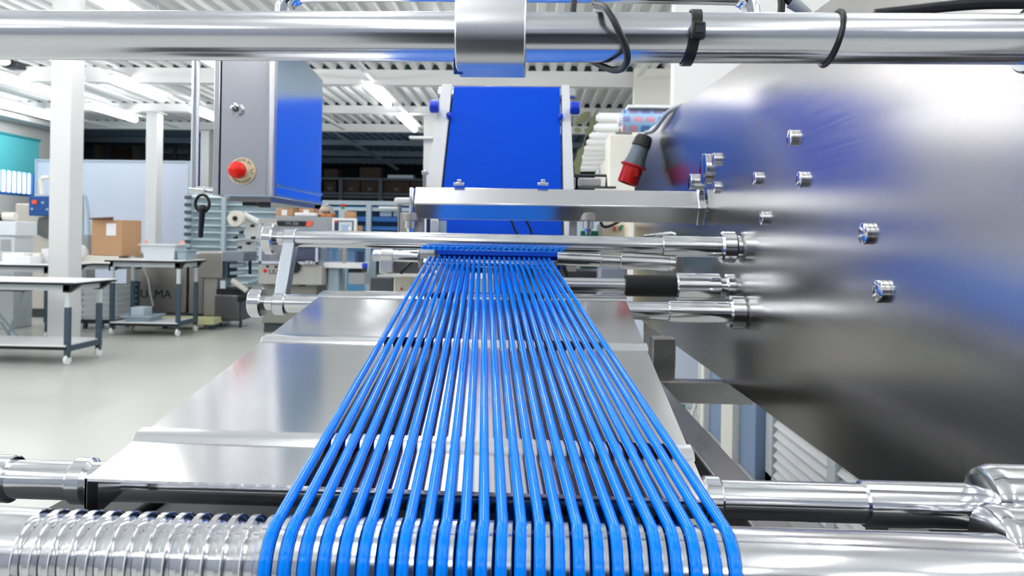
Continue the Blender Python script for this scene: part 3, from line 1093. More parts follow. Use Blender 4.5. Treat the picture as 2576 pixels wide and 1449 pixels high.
# wrapped front door with rounded right edge
mb = MB()
prof = [(xl, 0.0), (xr - 0.018, 0.0)] + [(xr - 0.018 + 0.018 * math.sin(PI / 2 * k / 8), 0.018 - 0.018 * math.cos(PI / 2 * k / 8)) for k in range(1, 9)] + [(xr, 0.03), (xl, 0.03)]
mb.prism([V((x, YC + y, zbot + 0.002)) for x, y in prof], (0, 0, ztopc - zbot - 0.004))
part(mb, 'front_panel', steel_box, t, ang=20)
part(MB().box(xl - 0.0045, xl - 0.0005, YC + 0.006, yback - 0.02, zbot + 0.004, ztopc), 'seam_gasket', ink, t)
q0 = aY(537, 300, YC)
part(MB().box(q0.x, xl - 0.0045, YC + 0.0, yback - 0.02, zbot + 0.0, ztopc), 'side_cover', steel_box, t, bevel=0.002)
part(MB().box(xl + 0.01, xr - 0.012, YC + 0.03, yback - 0.03, zbot - 0.012, zbot), 'floor_plate', steel_frame, t)
for za, zb2 in ((0.027, 0.034), (0.002, 0.009)):
    part(MB().box(xr - 0.001, xr + 0.0035, YC + 0.035, yback - 0.006, zbot + za, zbot + zb2), 'side_lip', steel_bar, t)
part(MB().box(xl + 0.03, xl + 0.06, YC + 0.06, YC + 0.1, zbot - 0.02, zbot - 0.011).box(xr - 0.05, xr - 0.03, YC + 0.05, YC + 0.08, zbot - 0.024, zbot - 0.011), 'cable_gland', dgrey, t)
# key lock
c = aY(598, 276, YC)
lk = part(MB().lathe(c, (0, -1, 0), [(-0.001, 0.0165), (0.003, 0.0165), (0.010, 0.0145), (0.011, 0.010)], n=36), 'key_lock', chrome, t)
kb = MB().cyl(c + V((0, -0.0105, 0)), c + V((0, -0.0125, 0)), 0.008, n=24)
part(kb, 'lock_slot', dgrey, lk)
part(MB().cbox(c + V((0, -0.014, 0.004)), 0.005, 0.004, 0.009).cbox(c + V((-0.009, -0.011, 0.0135)), 0.005, 0.004, 0.005).cbox(c + V((0.009, -0.011, 0.0135)), 0.005, 0.004, 0.005), 'lock_tab', chrome, lk)
# emergency stop with its round lettered collar
c = aY(610, 431, YC)
es = part(MB().lathe(c, (0, -1, 0), [(-0.001, 0.0325), (0.0035, 0.0325), (0.0045, 0.0315)], n=48), 'emergency_collar', cream, t, label='cream emergency stop collar with dark lettering')
part(MB().lathe(c, (0, -1, 0), [(0.004, 0.0175), (0.016, 0.0150), (0.026, 0.0150)], n=36), 'button_stem', cream, es)
c2 = c
part(MB().lathe(c2, (0, -1, 0), [(0.022, 0.013), (0.024, 0.0195), (0.036, 0.0205), (0.043, 0.018), (0.047, 0.012), (0.0485, 0.0)], n=36, caps=False), 'red_button', redf, es, label='red mushroom push button')
mb = MB()


def arc(word, a0, a1, flip):
    n = len(word)
    for i, ch in enumerate(word):
        if ch == ' ':
            continue
        th = R(a0 + (a1 - a0) * i / (n - 1))
        rr = 0.0265
        p = c + V((math.cos(th) * rr, -0.0047, math.sin(th) * rr))
        rot = th - PI / 2 if not flip else th + PI / 2
        mtx = M.Translation(p) @ M.Rotation(-rot, 4, 'Y') @ M.Rotation(R(90), 4, 'X')
        mb.text(ch, 0.0078, mtx, 0.0003)


arc('ARRESTO DI', 152, 40, False)
arc('EMERGENZA', 218, 322, True)
# rotation arrow
pts = [c + V((0.0265 + 0.0045 * math.cos(th), -0.0049, 0.0 + 0.0045 * math.sin(th))) for th in [R(60 + 250 * k / 12) for k in range(13)]]
mb.tube(pts, 0.0006, n=6)
part(mb, 'collar_lettering', ink, es, label='dark words around the collar')

# pole and crossbar left of the cabinet
PY = 2.0
a, b = aY(494, 140, PY), aY(489, 472, PY)
t = thing('hanger_pole', 'slim vertical steel pole with short foot bar, left of the control cabinet', 'pole', b)
part(MB().cyl(b, aY(495, 70, PY), 0.0105, n=24), 'pole', steel, t)
part(MB().cyl(aY(495, 74, PY), V((xl + 0.06, PY, aY(495, 74, PY).z)), 0.012, n=20), 'hanger_arm', steel, t)
A, B = aY(478, 476, PY), aY(540, 481, PY)
part(MB().cyl(A, B, 0.0095, n=24, bev=0.002), 'foot_bar', steel, t)
# black ring-handled tool
c = aY(509, 512, PY - 0.02)
t = thing('ring_hook', 'black ring handled hook tool hanging from the short steel foot bar', 'hook', aY(507, 598, PY - 0.02))
pts = [c + V((0.019 * math.cos(x), 0, 0.0235 * math.sin(x))) for x in [2 * PI * k / 32 for k in range(32)]]
part(MB().tube(pts, 0.0042, n=10, closed=True), 'ring', black, t)
c2 = aY(509, 526, PY - 0.02)
c3 = aY(504, 598, PY - 0.02)
part(MB().cyl(c2, c3, 0.0085, 0.0065, n=20, bev=0.002), 'handle', mat('black_blue_plastic', (22, 32, 46), 0.35), t)
part(MB().sphere(c2, 0.014, (1, 0.6, 0.9)), 'hub', black, t)
part(MB().tube([c + V((0, 0, 0.026)), c + V((0.001, 0.006, 0.038)), c + V((0.0, 0.02, 0.044))], 0.002, n=8), 'hanger_wire', steel, t)

# ---------------------------------------------------------------- red and grey plug on the plate edge
A, B = aY(1622, 342, 2.55), aY(1578, 462, 2.55)
u = (B - A)
L = u.length
t = thing('power_plug', 'industrial plug with black cap, grey body and red socket hanging by the side plate', 'plug', B)
part(MB().lathe(A, u, [(-0.004, 0.013), (0, 0.025), (0.011, 0.030), (0.039, 0.033), (0.041, 0.030)], n=32), 'cap', black, t, label='black rubber cap')
part(MB().lathe(A, u, [(0.039, 0.028), (0.043, 0.029), (0.085, 0.033), (0.104, 0.0385), (0.111, 0.041), (0.113, 0.037)], n=32), 'body', plugg, t, label='grey plug body')
part(MB().lathe(A, u, [(0.109, 0.045), (0.114, 0.045), (0.117, 0.0355), (L - 0.004, 0.0355), (L, 0.0345), (L, 0.030), (L - 0.034, 0.029), (L - 0.034, 0.0)], n=36, caps=False).cbox(A + u.normalized() * 0.135 + V((0.012, -0.035, 0.0)), 0.013, 0.006, 0.03, None), 'red_sleeve', redp, t, label='red socket sleeve')
pins = MB()
uu = u.normalized()
o1 = uu.orthogonal().normalized()
o2 = uu.cross(o1)
for k in range(5):
    q = A + uu * (L - 0.03) + (o1 * math.cos(k * 1.257) + o2 * math.sin(k * 1.257)) * 0.014
    pins.cyl(q, q + uu * 0.024, 0.003, n=10)
part(pins, 'pins', steel, t)
pp = [V((0.46, 2.12, zt(2.12) - 0.03)), V((0.445, 2.15, zt(2.15) + 0.004)), V((0.425, 2.2, zt(2.2) + 0.010)), V((0.408, 2.3, zt(2.3) + 0.001)), aY(1646, 327, 2.5), A - uu * 0.012, A]
part(MB().tube(smooth(pp), 0.0068, n=12), 'cord', cableg, t, label='pale grey cord')
# ================================================================== BACKGROUND
def bx(px0, px1, py0, py1, Y, dep):
    """box whose front face covers the pixel rectangle at distance Y, dep metres deep"""
    a, b = aY(px0, (py0 + py1) / 2, Y), aY(px1, (py0 + py1) / 2, Y)
    zt_, zb_ = aY((px0 + px1) / 2, py0, Y).z, aY((px0 + px1) / 2, py1, Y).z
    return (a.x, b.x, Y, Y + dep, zb_, zt_)


def bxf(px0, px1, py0, Y, dep, z0=0.0):
    a = list(bx(px0, px1, py0, py0 + 10, Y, dep))
    a[5] = aY((px0 + px1) / 2, py0, Y).z
    a[4] = z0
    return tuple(a)


def cen(b):
    return V(((b[0] + b[1]) / 2, (b[2] + b[3]) / 2, b[4]))


# ---------------------------------------------------------------- trolley tables
def trolley(x0, x1, y0, y1, ztop, lab, shelf=True, zs=0.2, splay=0.10, rails=True, zw=None):
    t = thing('trolley_table', lab, 'table', ((x0 + x1) / 2, (y0 + y1) / 2, 0), 'trolley tables')
    part(MB().box(x0 - 0.03, x1 + splay, y0 - 0.06, y1 + 0.06, ztop - 0.012, ztop), 'table_top', white_pl, t, bevel=0.003)
    part(MB().box(x0 - 0.03, x1 + splay, y0 - 0.062, y1 + 0.062, ztop - 0.03, ztop - 0.0125), 'top_edging', black, t)
    mb = MB()
    zr = ztop - 0.031
    mb.box(x0, x1, y0, y0 + 0.04, zr - 0.055, zr).box(x0, x1, y1 - 0.04, y1, zr - 0.055, zr)
    mb.box(x0, x0 + 0.04, y0, y1, zr - 0.055, zr).box(x1 - 0.04, x1, y0, y1, zr - 0.055, zr)
    part(mb, 'top_frame', lgrey, t)
    for (x, y) in ((x1, y0), (x1, y1 - 0.05)):
        mb = MB().prism([V((x - 0.06, y, zr - 0.002)), V((x + splay - 0.01, y, zr - 0.002)), V((x, y, zr - 0.07)), V((x - 0.06, y, zr - 0.07))], (0, 0.05, 0))
        part(mb, 'corner_bracket', black, t)
    zw = zw or ztop * 0.69
    for (x, y) in ((x0, y0), (x1 - 0.045, y0), (x0, y1 - 0.045), (x1 - 0.045, y1 - 0.045)):
        lg = part(MB().box(x, x + 0.045, y, y + 0.045, 0.11, zw), 'leg', slate, t, bevel=0.003, label='dark slate lower leg tube')
        part(MB().box(x + 0.005, x + 0.04, y + 0.005, y + 0.04, zw, zr - 0.05), 'inner_tube', lgrey, lg, label='pale telescopic leg tube')
        cs = part(MB().cyl((x + 0.006, y + 0.022, 0.048), (x + 0.038, y + 0.022, 0.048), 0.048, n=24, bev=0.008), 'caster', white_pl, t, label='white caster wheel')
        part(MB().box(x + 0.002, x + 0.043, y + 0.0, y + 0.04, 0.07, 0.112), 'caster_fork', dgrey, cs)
    for xx in ((x1 - 0.043, x0 + 0.002) if rails else ()):
        part(MB().box(xx, xx + 0.041, y0 + 0.046, y1 - 0.046, 0.125, 0.175), 'foot_rail', slate, t)
    if shelf:
        part(MB().box(x0 + 0.02, x1 - 0.02, y0 - 0.01, y1 + 0.01, zs, zs + 0.015), 'lower_shelf', white_pl, t)
        part(MB().box(x0 + 0.02, x1 - 0.02, y0 - 0.008, y1 + 0.008, zs - 0.03, zs - 0.001), 'shelf_edging', black, t)
    return t


trolley(-6.0, -4.2, 6.60, 7.13, 0.765, 'low white trolley table at the left edge, standing before the thick column', zs=0.17)
trolley(-5.0, -4.16, 8.62, 9.12, 0.905, 'small trolley table carrying the white bins, with grey tray on its lower shelf', zs=0.15, splay=0.06)
trolley(-6.1, -5.22, 9.08, 9.72, 0.845, 'trolley table under the cardboard box, behind the thick column', shelf=False, rails=False)
trolley(-7.6, -5.42, 8.15, 8.72, 0.85, 'trolley table left of the thick column, standing behind the low white one', shelf=False)

# cardboard box on flat stack
b = bx(200, 300, 643, 657, 9.2, 0.38)
t = thing('paper_stack', 'flat stack of pale sheets under the cardboard box', 'paper stack', cen(b))
for k in range(3):
    dz = (b[5] - 0.846) / 3
    part(MB().box(b[0] - 0.02 * k, b[1] + 0.05 - 0.03 * k, b[2], b[3], 0.846 + dz * k, 0.846 + dz * (k + 1) - 0.003), 'sheet_pad', creamw, t)
zb_ = b[5] + 0.001
b = bx(230, 309, 553, 640, 9.22, 0.34)
x2 = aY(343, 600, 9.30).x
t = thing('cardboard_box', 'brown cardboard box with white label on the trolley behind the column', 'box', V(((b[0] + x2) / 2, 9.4, zb_)))
bk = V((0.03, 0.34, 0))
P4 = [V((b[0], 9.22, zb_)), V((b[1], 9.20, zb_)), V((x2, 9.42, zb_)), V((b[0] + 0.1, 9.5, zb_))]
hz = b[5] - zb_
part(MB().prism(P4, (0, 0, hz)), 'carton', card, t, bevel=0.004)
f0 = aY(268, 575, 9.2)
f1 = aY(292, 575, 9.2)
zl0, zl1 = aY(280, 593, 9.2).z, aY(280, 562, 9.2).z
part(MB().box(f0.x, f1.x, 9.195, 9.21, zl0, zl1), 'paper_label', paper, t, label='white address label')
mb = MB()
zt0 = zb_ + hz
mb.hexa([V((b[0], 9.22, zt0)), V((b[0] + 0.28, 9.21, zt0)), V((b[0] + 0.34, 9.12, zt0 + 0.03)), V((b[0] + 0.02, 9.13, zt0 + 0.012))],
        [V((b[0], 9.22, zt0 + 0.006)), V((b[0] + 0.28, 9.21, zt0 + 0.006)), V((b[0] + 0.34, 9.12, zt0 + 0.036)), V((b[0] + 0.02, 9.13, zt0 + 0.018))])
part(mb, 'open_flap', cardd, t)
# crumpled white bag beside it
c = aY(208, 640, 9.3)
mb = MB()
random.seed(3)


def crump(c, r, sc):
    m = MB().sphere(c, r, sc, n=14, m=9)
    for p in m.v:
        p += V((random.uniform(-1, 1), random.uniform(-1, 1), random.uniform(-1, 1))) * r * 0.12
    return m


solo(crump(V((c.x, 9.2, 0.846 + 0.115)), 0.10, (1.3, 1, 1)), 'plastic_bag', white_pl, 'crumpled white plastic bag between column and cardboard box', 'bag', ang=60)


def bin_tray(x0, x1, y0, y1, z0, z1, name, lab, m, cat='bin', grp=None, flare=0.03, th=0.012):
    t = thing(name, lab, cat, ((x0 + x1) / 2, (y0 + y1) / 2, z0), grp)
    mb = MB()
    f = flare
    a = [V((x0 + f, y0 + f, z0)), V((x1 - f, y0 + f, z0)), V((x1 - f, y1 - f, z0)), V((x0 + f, y1 - f, z0))]
    bq = [V((x0, y0, z1)), V((x1, y0, z1)), V((x1, y1, z1)), V((x0, y1, z1))]
    ai = [p + V((th if i in (0, 3) else -th, th if i < 2 else -th, th)) for i, p in enumerate(a)]
    bi = [p + V((th if i in (0, 3) else -th, th if i < 2 else -th, 0)) for i, p in enumerate(bq)]
    vs = a + bq + ai + bi
    fs = [(3, 2, 1, 0), (8, 9, 10, 11)]
    for i in range(4):
        j = (i + 1) % 4
        fs += [(i, j, 4 + j, 4 + i), (8 + j, 8 + i, 12 + i, 12 + j), (4 + i, 4 + j, 12 + j, 12 + i)]
    mb._add(vs, fs)
    part(mb, 'tub', m, t)
    mb = MB()
    r = 0.02
    mb.box(x0 - r, x1 + r, y0 - r, y0 + 0.002, z1 - 0.018, z1 - 0.001).box(x0 - r, x1 + r, y1 - 0.002, y1 + r, z1 - 0.018, z1 - 0.001)
    mb.box(x0 - r, x0 + 0.002, y0, y1, z1 - 0.018, z1 - 0.001).box(x1 - 0.002, x1 + r, y0, y1, z1 - 0.018, z1 - 0.001)
    part(mb, 'rim', m, t)
    return t


b = bx(354, 440, 614, 651, 8.68, 0.3)
bin_tray(b[0], b[1], 8.68, 9.0, 0.906, b[5], 'white_bin', 'large white plastic bin on the small trolley', wtray, grp='plastic bins on the trolley')
b = bx(444, 468, 628, 651, 8.72, 0.2)
bin_tray(b[0], b[1], 8.72, 9.0, 0.906, b[5], 'grey_bin', 'small grey-blue plastic bin beside the large white one', gtray, grp='plastic bins on the trolley', flare=0.01)
for (px, py, nm, lab) in ((366, 608, 'red_tag', 'small pale red tag behind the left end of the white bin'), (458, 612, 'red_roll', 'small round pink tape roll on the white bin, right end')):
    c = aY(px, py, 9.03)
    t = thing('tape_roll', lab, 'tape roll', V((c.x, 9.03, 0.906)))
    part(MB().cyl((c.x, 9.02, c.z), (c.x, 9.05, c.z), 0.034 if px > 400 else 0.022, n=20), 'roll', mat('pink_tape', (236, 176, 166), 0.6), t)
    part(MB().box(c.x - 0.012, c.x + 0.012, 9.015, 9.055, 0.906, c.z - 0.018), 'stand', wtray, t)
# grey trays on lower shelf
zs = 0.165
b = bx(320, 365, 780, 800, 8.75, 0.25)
bin_tray(b[0], b[1] + 0.1, 8.66, 9.0, zs + 0.001, zs + 0.07, 'shallow_tray', 'shallow grey tray lying on the lower shelf of the small trolley', gtray, 'tray', flare=0.02)
solo(MB().box(b[0] + 0.04, b[1] - 0.02, 8.75, 8.95, zs + 0.02, zs + 0.16), 'small_carton', mat('pale_carton', (196, 212, 224), 0.6), 'pale grey-blue carton standing in the shallow tray', 'box', bevel=0.004)

# crates stacked on a dolly under the box trolley
b = bx(204, 298, 806, 818, 9.2, 0.4)
t0 = thing('dolly', 'dark dolly under the stack of white crates behind the thick column', 'dolly', ((b[0] + b[1]) / 2, 9.4, 0))
part(MB().box(b[0], b[1], 9.18, 9.62, 0.07, 0.115), 'deck', blackr, t0)
for (x, y) in ((b[0] + 0.04, 9.2), (b[1] - 0.08, 9.2), (b[0] + 0.04, 9.56), (b[1] - 0.08, 9.56)):
    part(MB().cyl((x, y, 0.036), (x + 0.03, y, 0.036), 0.036, n=16), 'caster', dgrey, t0)
cr = None
names = ['lowest white crate of the stack on the dolly', 'second white crate up from the dolly', 'third white crate up from the dolly', 'fourth white crate from the dolly, middle of stack', 'second white crate from the top of the dolly stack', 'topmost white crate of the stack on the dolly']
for k in range(6):
    z = 0.117 + k * 0.073
    if cr is None:
        cr = bin_tray(b[0] + 0.02, b[1] - 0.02, 9.19, 9.60, z, z + 0.07, 'white_crate', names[0], wtray, 'crate', 'white crates on the dolly', 0.012)
    else:
        dup(cr, cr.location + V((0, 0, 0.073 * k)), names[k])

# ---------------------------------------------------------------- big steel machine with lettering
def letter(mb, body, size, p, ext=0.002):
    return mb.text(body, size, M.Translation(p) @ M.Rotation(R(90), 4, 'X'), ext, 'LEFT')


YU = 10.0
b = bxf(318, 470, 640, YU, 0.8, 0.14)
t = thing('packing_machine', 'large dull steel machine with big dark letters on its side, behind the small trolley', 'machine', cen((b[0], b[1], b[2], b[3], 0, 0)))
part(MB().box(*b), 'housing', steel_mc, t, bevel=0.01)
b2 = bxf(476, 512, 634, YU - 0.1, 0.8, 0.14)
part(MB().box(*b2), 'side_column', steel_mc, t, bevel=0.01)
part(MB().box(b[0], b2[1], YU - 0.12, YU + 0.85, b[5] + 0.001, b[5] + 0.04), 'top_plate', steel_sheet, t, bevel=0.006)
part(MB().box(b[0] - 0.02, b2[1] + 0.02, YU + 0.0, YU + 0.82, 0.0, 0.135), 'plinth', dgrey, t)
p = aY(352, 740, YU - 0.004)
mb = letter(MB(), 'ULMA', 0.165, V((p.x, YU - 0.003, p.z)))
part(mb, 'lettering', ink, t, label='large black letters')
part(MB().prism([V((p.x - 0.12, YU - 0.004, p.z - 0.06)), V((p.x - 0.03, YU - 0.004, p.z - 0.06)), V((p.x - 0.03, YU - 0.004, p.z + 0.05)), V((p.x - 0.06, YU - 0.004, p.z + 0.05))], (0, 0.003, 0)), 'emblem', ink, t)
# pale hose triangle/hoses in front
a, c = aY(358, 668, YU - 0.1), aY(385, 770, YU - 0.1)
part(MB().tube([a, aY(372, 700, YU - 0.15), aY(378, 740, YU - 0.15), c], 0.012, n=8), 'hose', lgrey, t)
# yellow pallet truck deck
b = bx(388, 537, 800, 822, YU - 0.74, 0.3)
t = thing('pallet_dolly', 'pale yellow low dolly in front of the steel machine', 'dolly', V(((b[0] + b[1]) / 2, YU, 0)))
part(MB().box(b[0], b[1], YU - 0.74, YU - 0.48, 0.07, b[5]), 'deck', yell, t, bevel=0.006)
for x in (b[0] + 0.05, b[1] - 0.1):
    part(MB().cyl((x, YU - 0.6, 0.035), (x + 0.04, YU - 0.6, 0.035), 0.035, n=16), 'wheel', mat('blue_wheel', (70, 110, 150), 0.5), t)

# infeed machine right of it (rollers, dark lower box)
YI = 9.55
b = bxf(520, 604, 630, YI, 0.7, 0.0)
t = thing('infeed_unit', 'steel infeed unit with grey hood, rollers and dark lower box', 'machine', cen(b))
zt_ = b[5]
mm = lambda px0, px1, py0, py1, dy, dep: bx(px0, px1, py0, py1, YI + dy, dep)
part(MB().box(*mm(500, 560, 634, 700, 0.0, 0.5)), 'body', steel_mc, t, bevel=0.01)
part(MB().box(*mm(512, 545, 700, 822, 0.05, 0.45)), 'leg_column', steel_mc, t, bevel=0.006)
part(MB().box(*mm(558, 614, 632, 658, -0.12, 0.45)), 'hood', mat('hood_grey', (128, 136, 150), 0.45), t, bevel=0.012)
bq = mm(538, 604, 740, 808, -0.05, 0.5)
part(MB().box(*bq), 'lower_box', steel_dark, t, bevel=0.03)
bq2 = mm(544, 604, 728, 741, -0.04, 0.5)
part(MB().box(*bq2), 'box_cover', blackr, t)
for k, (py, r) in enumerate(((668, 0.035), (688, 0.024))):
    a, c = aY(580, py, YI), aY(616, py - 2, YI)
    part(MB().cyl(a, c, r, n=24), 'feed_roller', gtray, t)
part(MB().box(*mm(572, 580, 660, 700, 0.0, 0.2)), 'roller_cheek', black, t)
part(MB().box(*mm(554, 566, 706, 726, -0.06, 0.03)), 'control_tag', wtray, t)
a, c = aY(584, 705, YI - 0.1), aY(622, 732, YI - 0.1)
part(MB().cyl(a, c, 0.035, n=20), 'drive_arm', creamw, t)
a, c = aY(626, 712, YI), aY(676, 697, YI)
part(MB().cyl(a, c, 0.035, n=20, bev=0.01), 'handle', gtray, t)
part(MB().cyl(aY(600, 752, YI - 0.1), aY(628, 745, YI - 0.1), 0.045, n=20), 'motor_end', black, t)
part(MB().cyl(V((bq[1] - 0.05, YI + 0.1, 0)), V((bq[1] - 0.05, YI + 0.1, bq[4])), 0.018, n=12).cyl(V((bq[0] + 0.03, YI + 0.1, 0)), V((bq[0] + 0.03, YI + 0.1, bq[4])), 0.018, n=12), 'foot', dgrey, t)
part(MB().cyl(aY(629, 690, YI + 0.1), aY(629, 655, YI + 0.1), 0.02, n=12), 'cable_coil', black, t)

# film roll unwinder
YR = 10.4
c = aY(598, 550, YR)
rr = 20 * YR / F
t = thing('film_unwinder', 'white film roll on a bracket above the infeed unit', 'film roll', V((c.x + 0.2, YR, zt_ + 0.0)))
part(MB().lathe(c, (0, -1, 0), [(0, rr), (0.09, rr), (0.09, 0.035), (0.0, 0.035)], n=36, caps=False), 'film_roll', mat('film_roll_white', (236, 232, 220), 0.5), t, label='white rolled film')
part(MB().cyl(c + V((0, 0.05, 0)), c + V((0, -0.11, 0)), 0.034, n=20), 'core', blackr, t)
bq = bx(616, 654, 555, 602, YR + 0.1, 0.05)
part(MB().box(*bq), 'bracket_plate', white_pl, t, bevel=0.02)
part(MB().cyl(c + V((0.05, 0.1, 0.05)), V((bq[1] - 0.02, YR + 0.12, bq[5] - 0.03)), 0.05, n=14), 'bracket_arm', white_pl, t)
for (px, py) in ((590, 597), (604, 584), (632, 568), (634, 598), (622, 612), (600, 622)):
    q = aY(px, py, YR)
    part(MB().cyl(q, q + V((0.05, -0.04, 0)), 0.022, n=14), 'guide_knob', blackr, t)
part(MB().box(*bx(598, 640, 605, 634, YR + 0.16, 0.06)), 'mast', lgrey, t)
part(MB().tube([aY(585, 606, YR + 0.1), aY(640, 600, YR + 0.1), aY(655, 612, YR + 0.1)], 0.014, n=8), 'dancer_arm', lgrey, t)
part(MB().box(*bx(596, 645, 628, 640, YR + 0.1, 0.3)), 'mount', lgrey, t)

# ---------------------------------------------------------------- flow wrapper with HMI, centre left
YW = 9.0
b = bx(694, 838, 545, 596, YW, 0.6)
xl_, xr_ = b[0], b[1]
t = thing('wrapping_machine', 'grey wrapping machine with red-tipped black nameplate and clear guards', 'machine', V(((xl_ + xr_) / 2, YW + 0.3, 0)))
part(MB().box(*b), 'upper_housing', mgrey, t, bevel=0.012)
a = aY(697, 563, YW)
c = aY(770, 563, YW)
nb = bx(697, 770, 556, 569, YW - 0.012, 0.011)
part(MB().box(*nb), 'nameplate', black, t)
mb = letter(MB(), 'TFS 200', 0.05, V((aY(718, 563, YW).x, YW - 0.014, (nb[4] + nb[5]) / 2)), 0.001)
part(mb, 'nameplate_text', mgrey, t)
q = [aY(768, 569, YW - 0.014), aY(783, 569, YW - 0.014), aY(787, 557, YW - 0.014), aY(773, 557, YW - 0.014)]
part(MB().prism(q, (0, 0.012, 0)), 'red_flash', orange, t, label='red slanted end of the nameplate')
part(MB().box(*bx(650, 700, 552, 562, YW + 0.25, 0.3)), 'side_bracket', steel_mc, t)
# lower body
lb_ = bx(650, 810, 668, 716, YW, 0.7)
part(MB().box(*lb_), 'body', mat('warm_grey_panel', (168, 168, 164), 0.45), t, bevel=0.008)
part(MB().box(*bxf(660, 796, 712, YW + 0.15, 0.5, 0.12)), 'lower_panel', mat('dim_grey_panel', (140, 140, 136), 0.5), t, bevel=0.008)
for (px, py) in ((674, 670), (695, 671)):
    q = aY(px, py, YW)
    part(MB().cyl(q + V((0, 0, 0)), q + V((0, -0.02, 0)), 0.016, n=16), 'button', black, t)
q = aY(667, 681, YW)
part(MB().sphere(q + V((0, -0.004, 0)), 0.024, (1, 0.5, 1)), 'red_emblem', redp, t, label='red round emblem beside small lettering')
part(letter(MB(), 'ULMA', 0.085, V((aY(676, 684, YW).x, YW - 0.004, aY(676, 684, YW).z)), 0.001), 'lettering', ink, t)
q = aY(742, 672, YW - 0.005)
part(MB().cyl(q, q + V((0, -0.03, 0)), 0.075, n=30), 'hand_wheel', black, t)
for (px, py) in ((680, 712), (760, 716)):
    part(MB().box(*bx(px - 8, px + 8, py - 3, py + 4, YW - 0.02 if py < 700 else YW + 0.13, 0.03)), 'vent_slot', black, t)
g = bx(652, 800, 622, 664, YW - 0.02, 0.5)
part(MB().box(g[0], g[1], g[2], g[2] + 0.006, g[4], g[5]).box(g[0], g[0] + 0.006, g[2], g[3], g[4], g[5]).box(g[1] - 0.006, g[1], g[2], g[3], g[4], g[5]), 'clear_guard', clearp, t, label='clear plastic guard')
part(MB().box(g[0], g[1], g[2] - 0.008, g[2], g[4], g[4] + 0.03).box(g[0], g[0] + 0.03, g[2] - 0.008, g[2], g[4], g[5]).box(g[1] - 0.03, g[1], g[2] - 0.008, g[2], g[4], g[5]), 'guard_frame', mat('lilac_grey', (196, 200, 222), 0.4), t)
part(MB().box(*bx(740, 798, 624, 652, YW + 0.3, 0.1)), 'sealing_jaws', bluep2, t)
part(MB().box(*bx(655, 730, 600, 664, YW + 0.34, 0.2)), 'rear_column', steel_mc, t)
q = aY(778, 660, YW - 0.04)
part(MB().cyl(q + V((0, 0, -0.02)), q + V((0, 0, 0.02)), 0.05, n=24, bev=0.006), 'round_knob', chrome, t)
for p0, p1 in ((665, 720), (770, 790)):
    part(MB().box(*bxf(p0, p1, 750, YW + 0.2, 0.2, 0.0)), 'foot', dgrey, t)
# HMI
b = bx(835, 896, 549, 600, YW - 0.1, 0.06)
t2 = thing('touch_panel', 'small white framed operator touch screen on the wrapping machine', 'control panel', V(((b[0] + b[1]) / 2, YW - 0.08, b[4])))
part(MB().box(*b), 'case', white_pl, t2, bevel=0.01)
part(MB().box(*bx(841, 889, 555, 592, YW - 0.106, 0.008)), 'bezel', bluep2, t2)
part(MB().box(*bx(852, 886, 558, 590, YW - 0.112, 0.008)), 'screen_frame', lgrey, t2)
part(MB().box(*bx(859, 881, 565, 587, YW - 0.117, 0.008)), 'screen', screenm, t2)
part(MB().box(*bx(841, 848, 554, 559, YW - 0.116, 0.012)), 'warning_lamp', orange, t2, label='orange button')
q = aY(880, 575, YW - 0.118)
part(MB().sphere(q, 0.035, (0.55, 0.2, 0.9)), 'mouse', white_pl, t2)
part(MB().cyl(V(((b[0] + b[1]) / 2, YW - 0.07, b[4] - 0.3)), V(((b[0] + b[1]) / 2, YW - 0.07, b[4] + 0.02)), 0.02, n=12), 'arm', steel_mc, t2)
# conveyor with blue end
b = bx(814, 912, 660, 675, YW + 0.1, 0.35)
t = thing('outfeed_conveyor', 'white outfeed conveyor with blue end knob, right of the clear guards', 'conveyor', V(((b[0] + b[1]) / 2, YW + 0.3, 0)))
part(MB().box(*b), 'bed', white_pl, t, bevel=0.01)
q = aY(914, 668, YW + 0.1)
part(MB().cyl(q - V((0.01, 0, 0)), q + V((0.05, 0, 0)), 0.032, n=20, bev=0.006), 'end_knob', bluep, t, label='blue end knob')
g = bx(815, 900, 630, 660, YW + 0.12, 0.3)
part(MB().box(g[0], g[1], g[2], g[2] + 0.005, g[4], g[5]).box(g[0], g[1], g[2], g[3], g[5] - 0.005, g[5]), 'clear_cover', clearp, t, label='clear plastic tunnel cover')
part(MB().box(*bx(893, 912, 632, 660, YW + 0.2, 0.1)), 'motor', bluep2, t)
part(MB().box(*bxf(826, 852, 676, YW + 0.2, 0.2, 0.0)), 'stand', gtray, t)
part(MB().box(*bx(876, 918, 686, 716, YW + 0.15, 0.3)), 'gear_box', mgrey, t, bevel=0.01)
part(MB().box(*bx(876, 910, 676, 687, YW + 0.18, 0.3)), 'belt_guard', black, t)
part(MB().box(*bxf(930, 955, 640, YW + 0.5, 0.1, 0.0)), 'rear_stand', gtray, t)
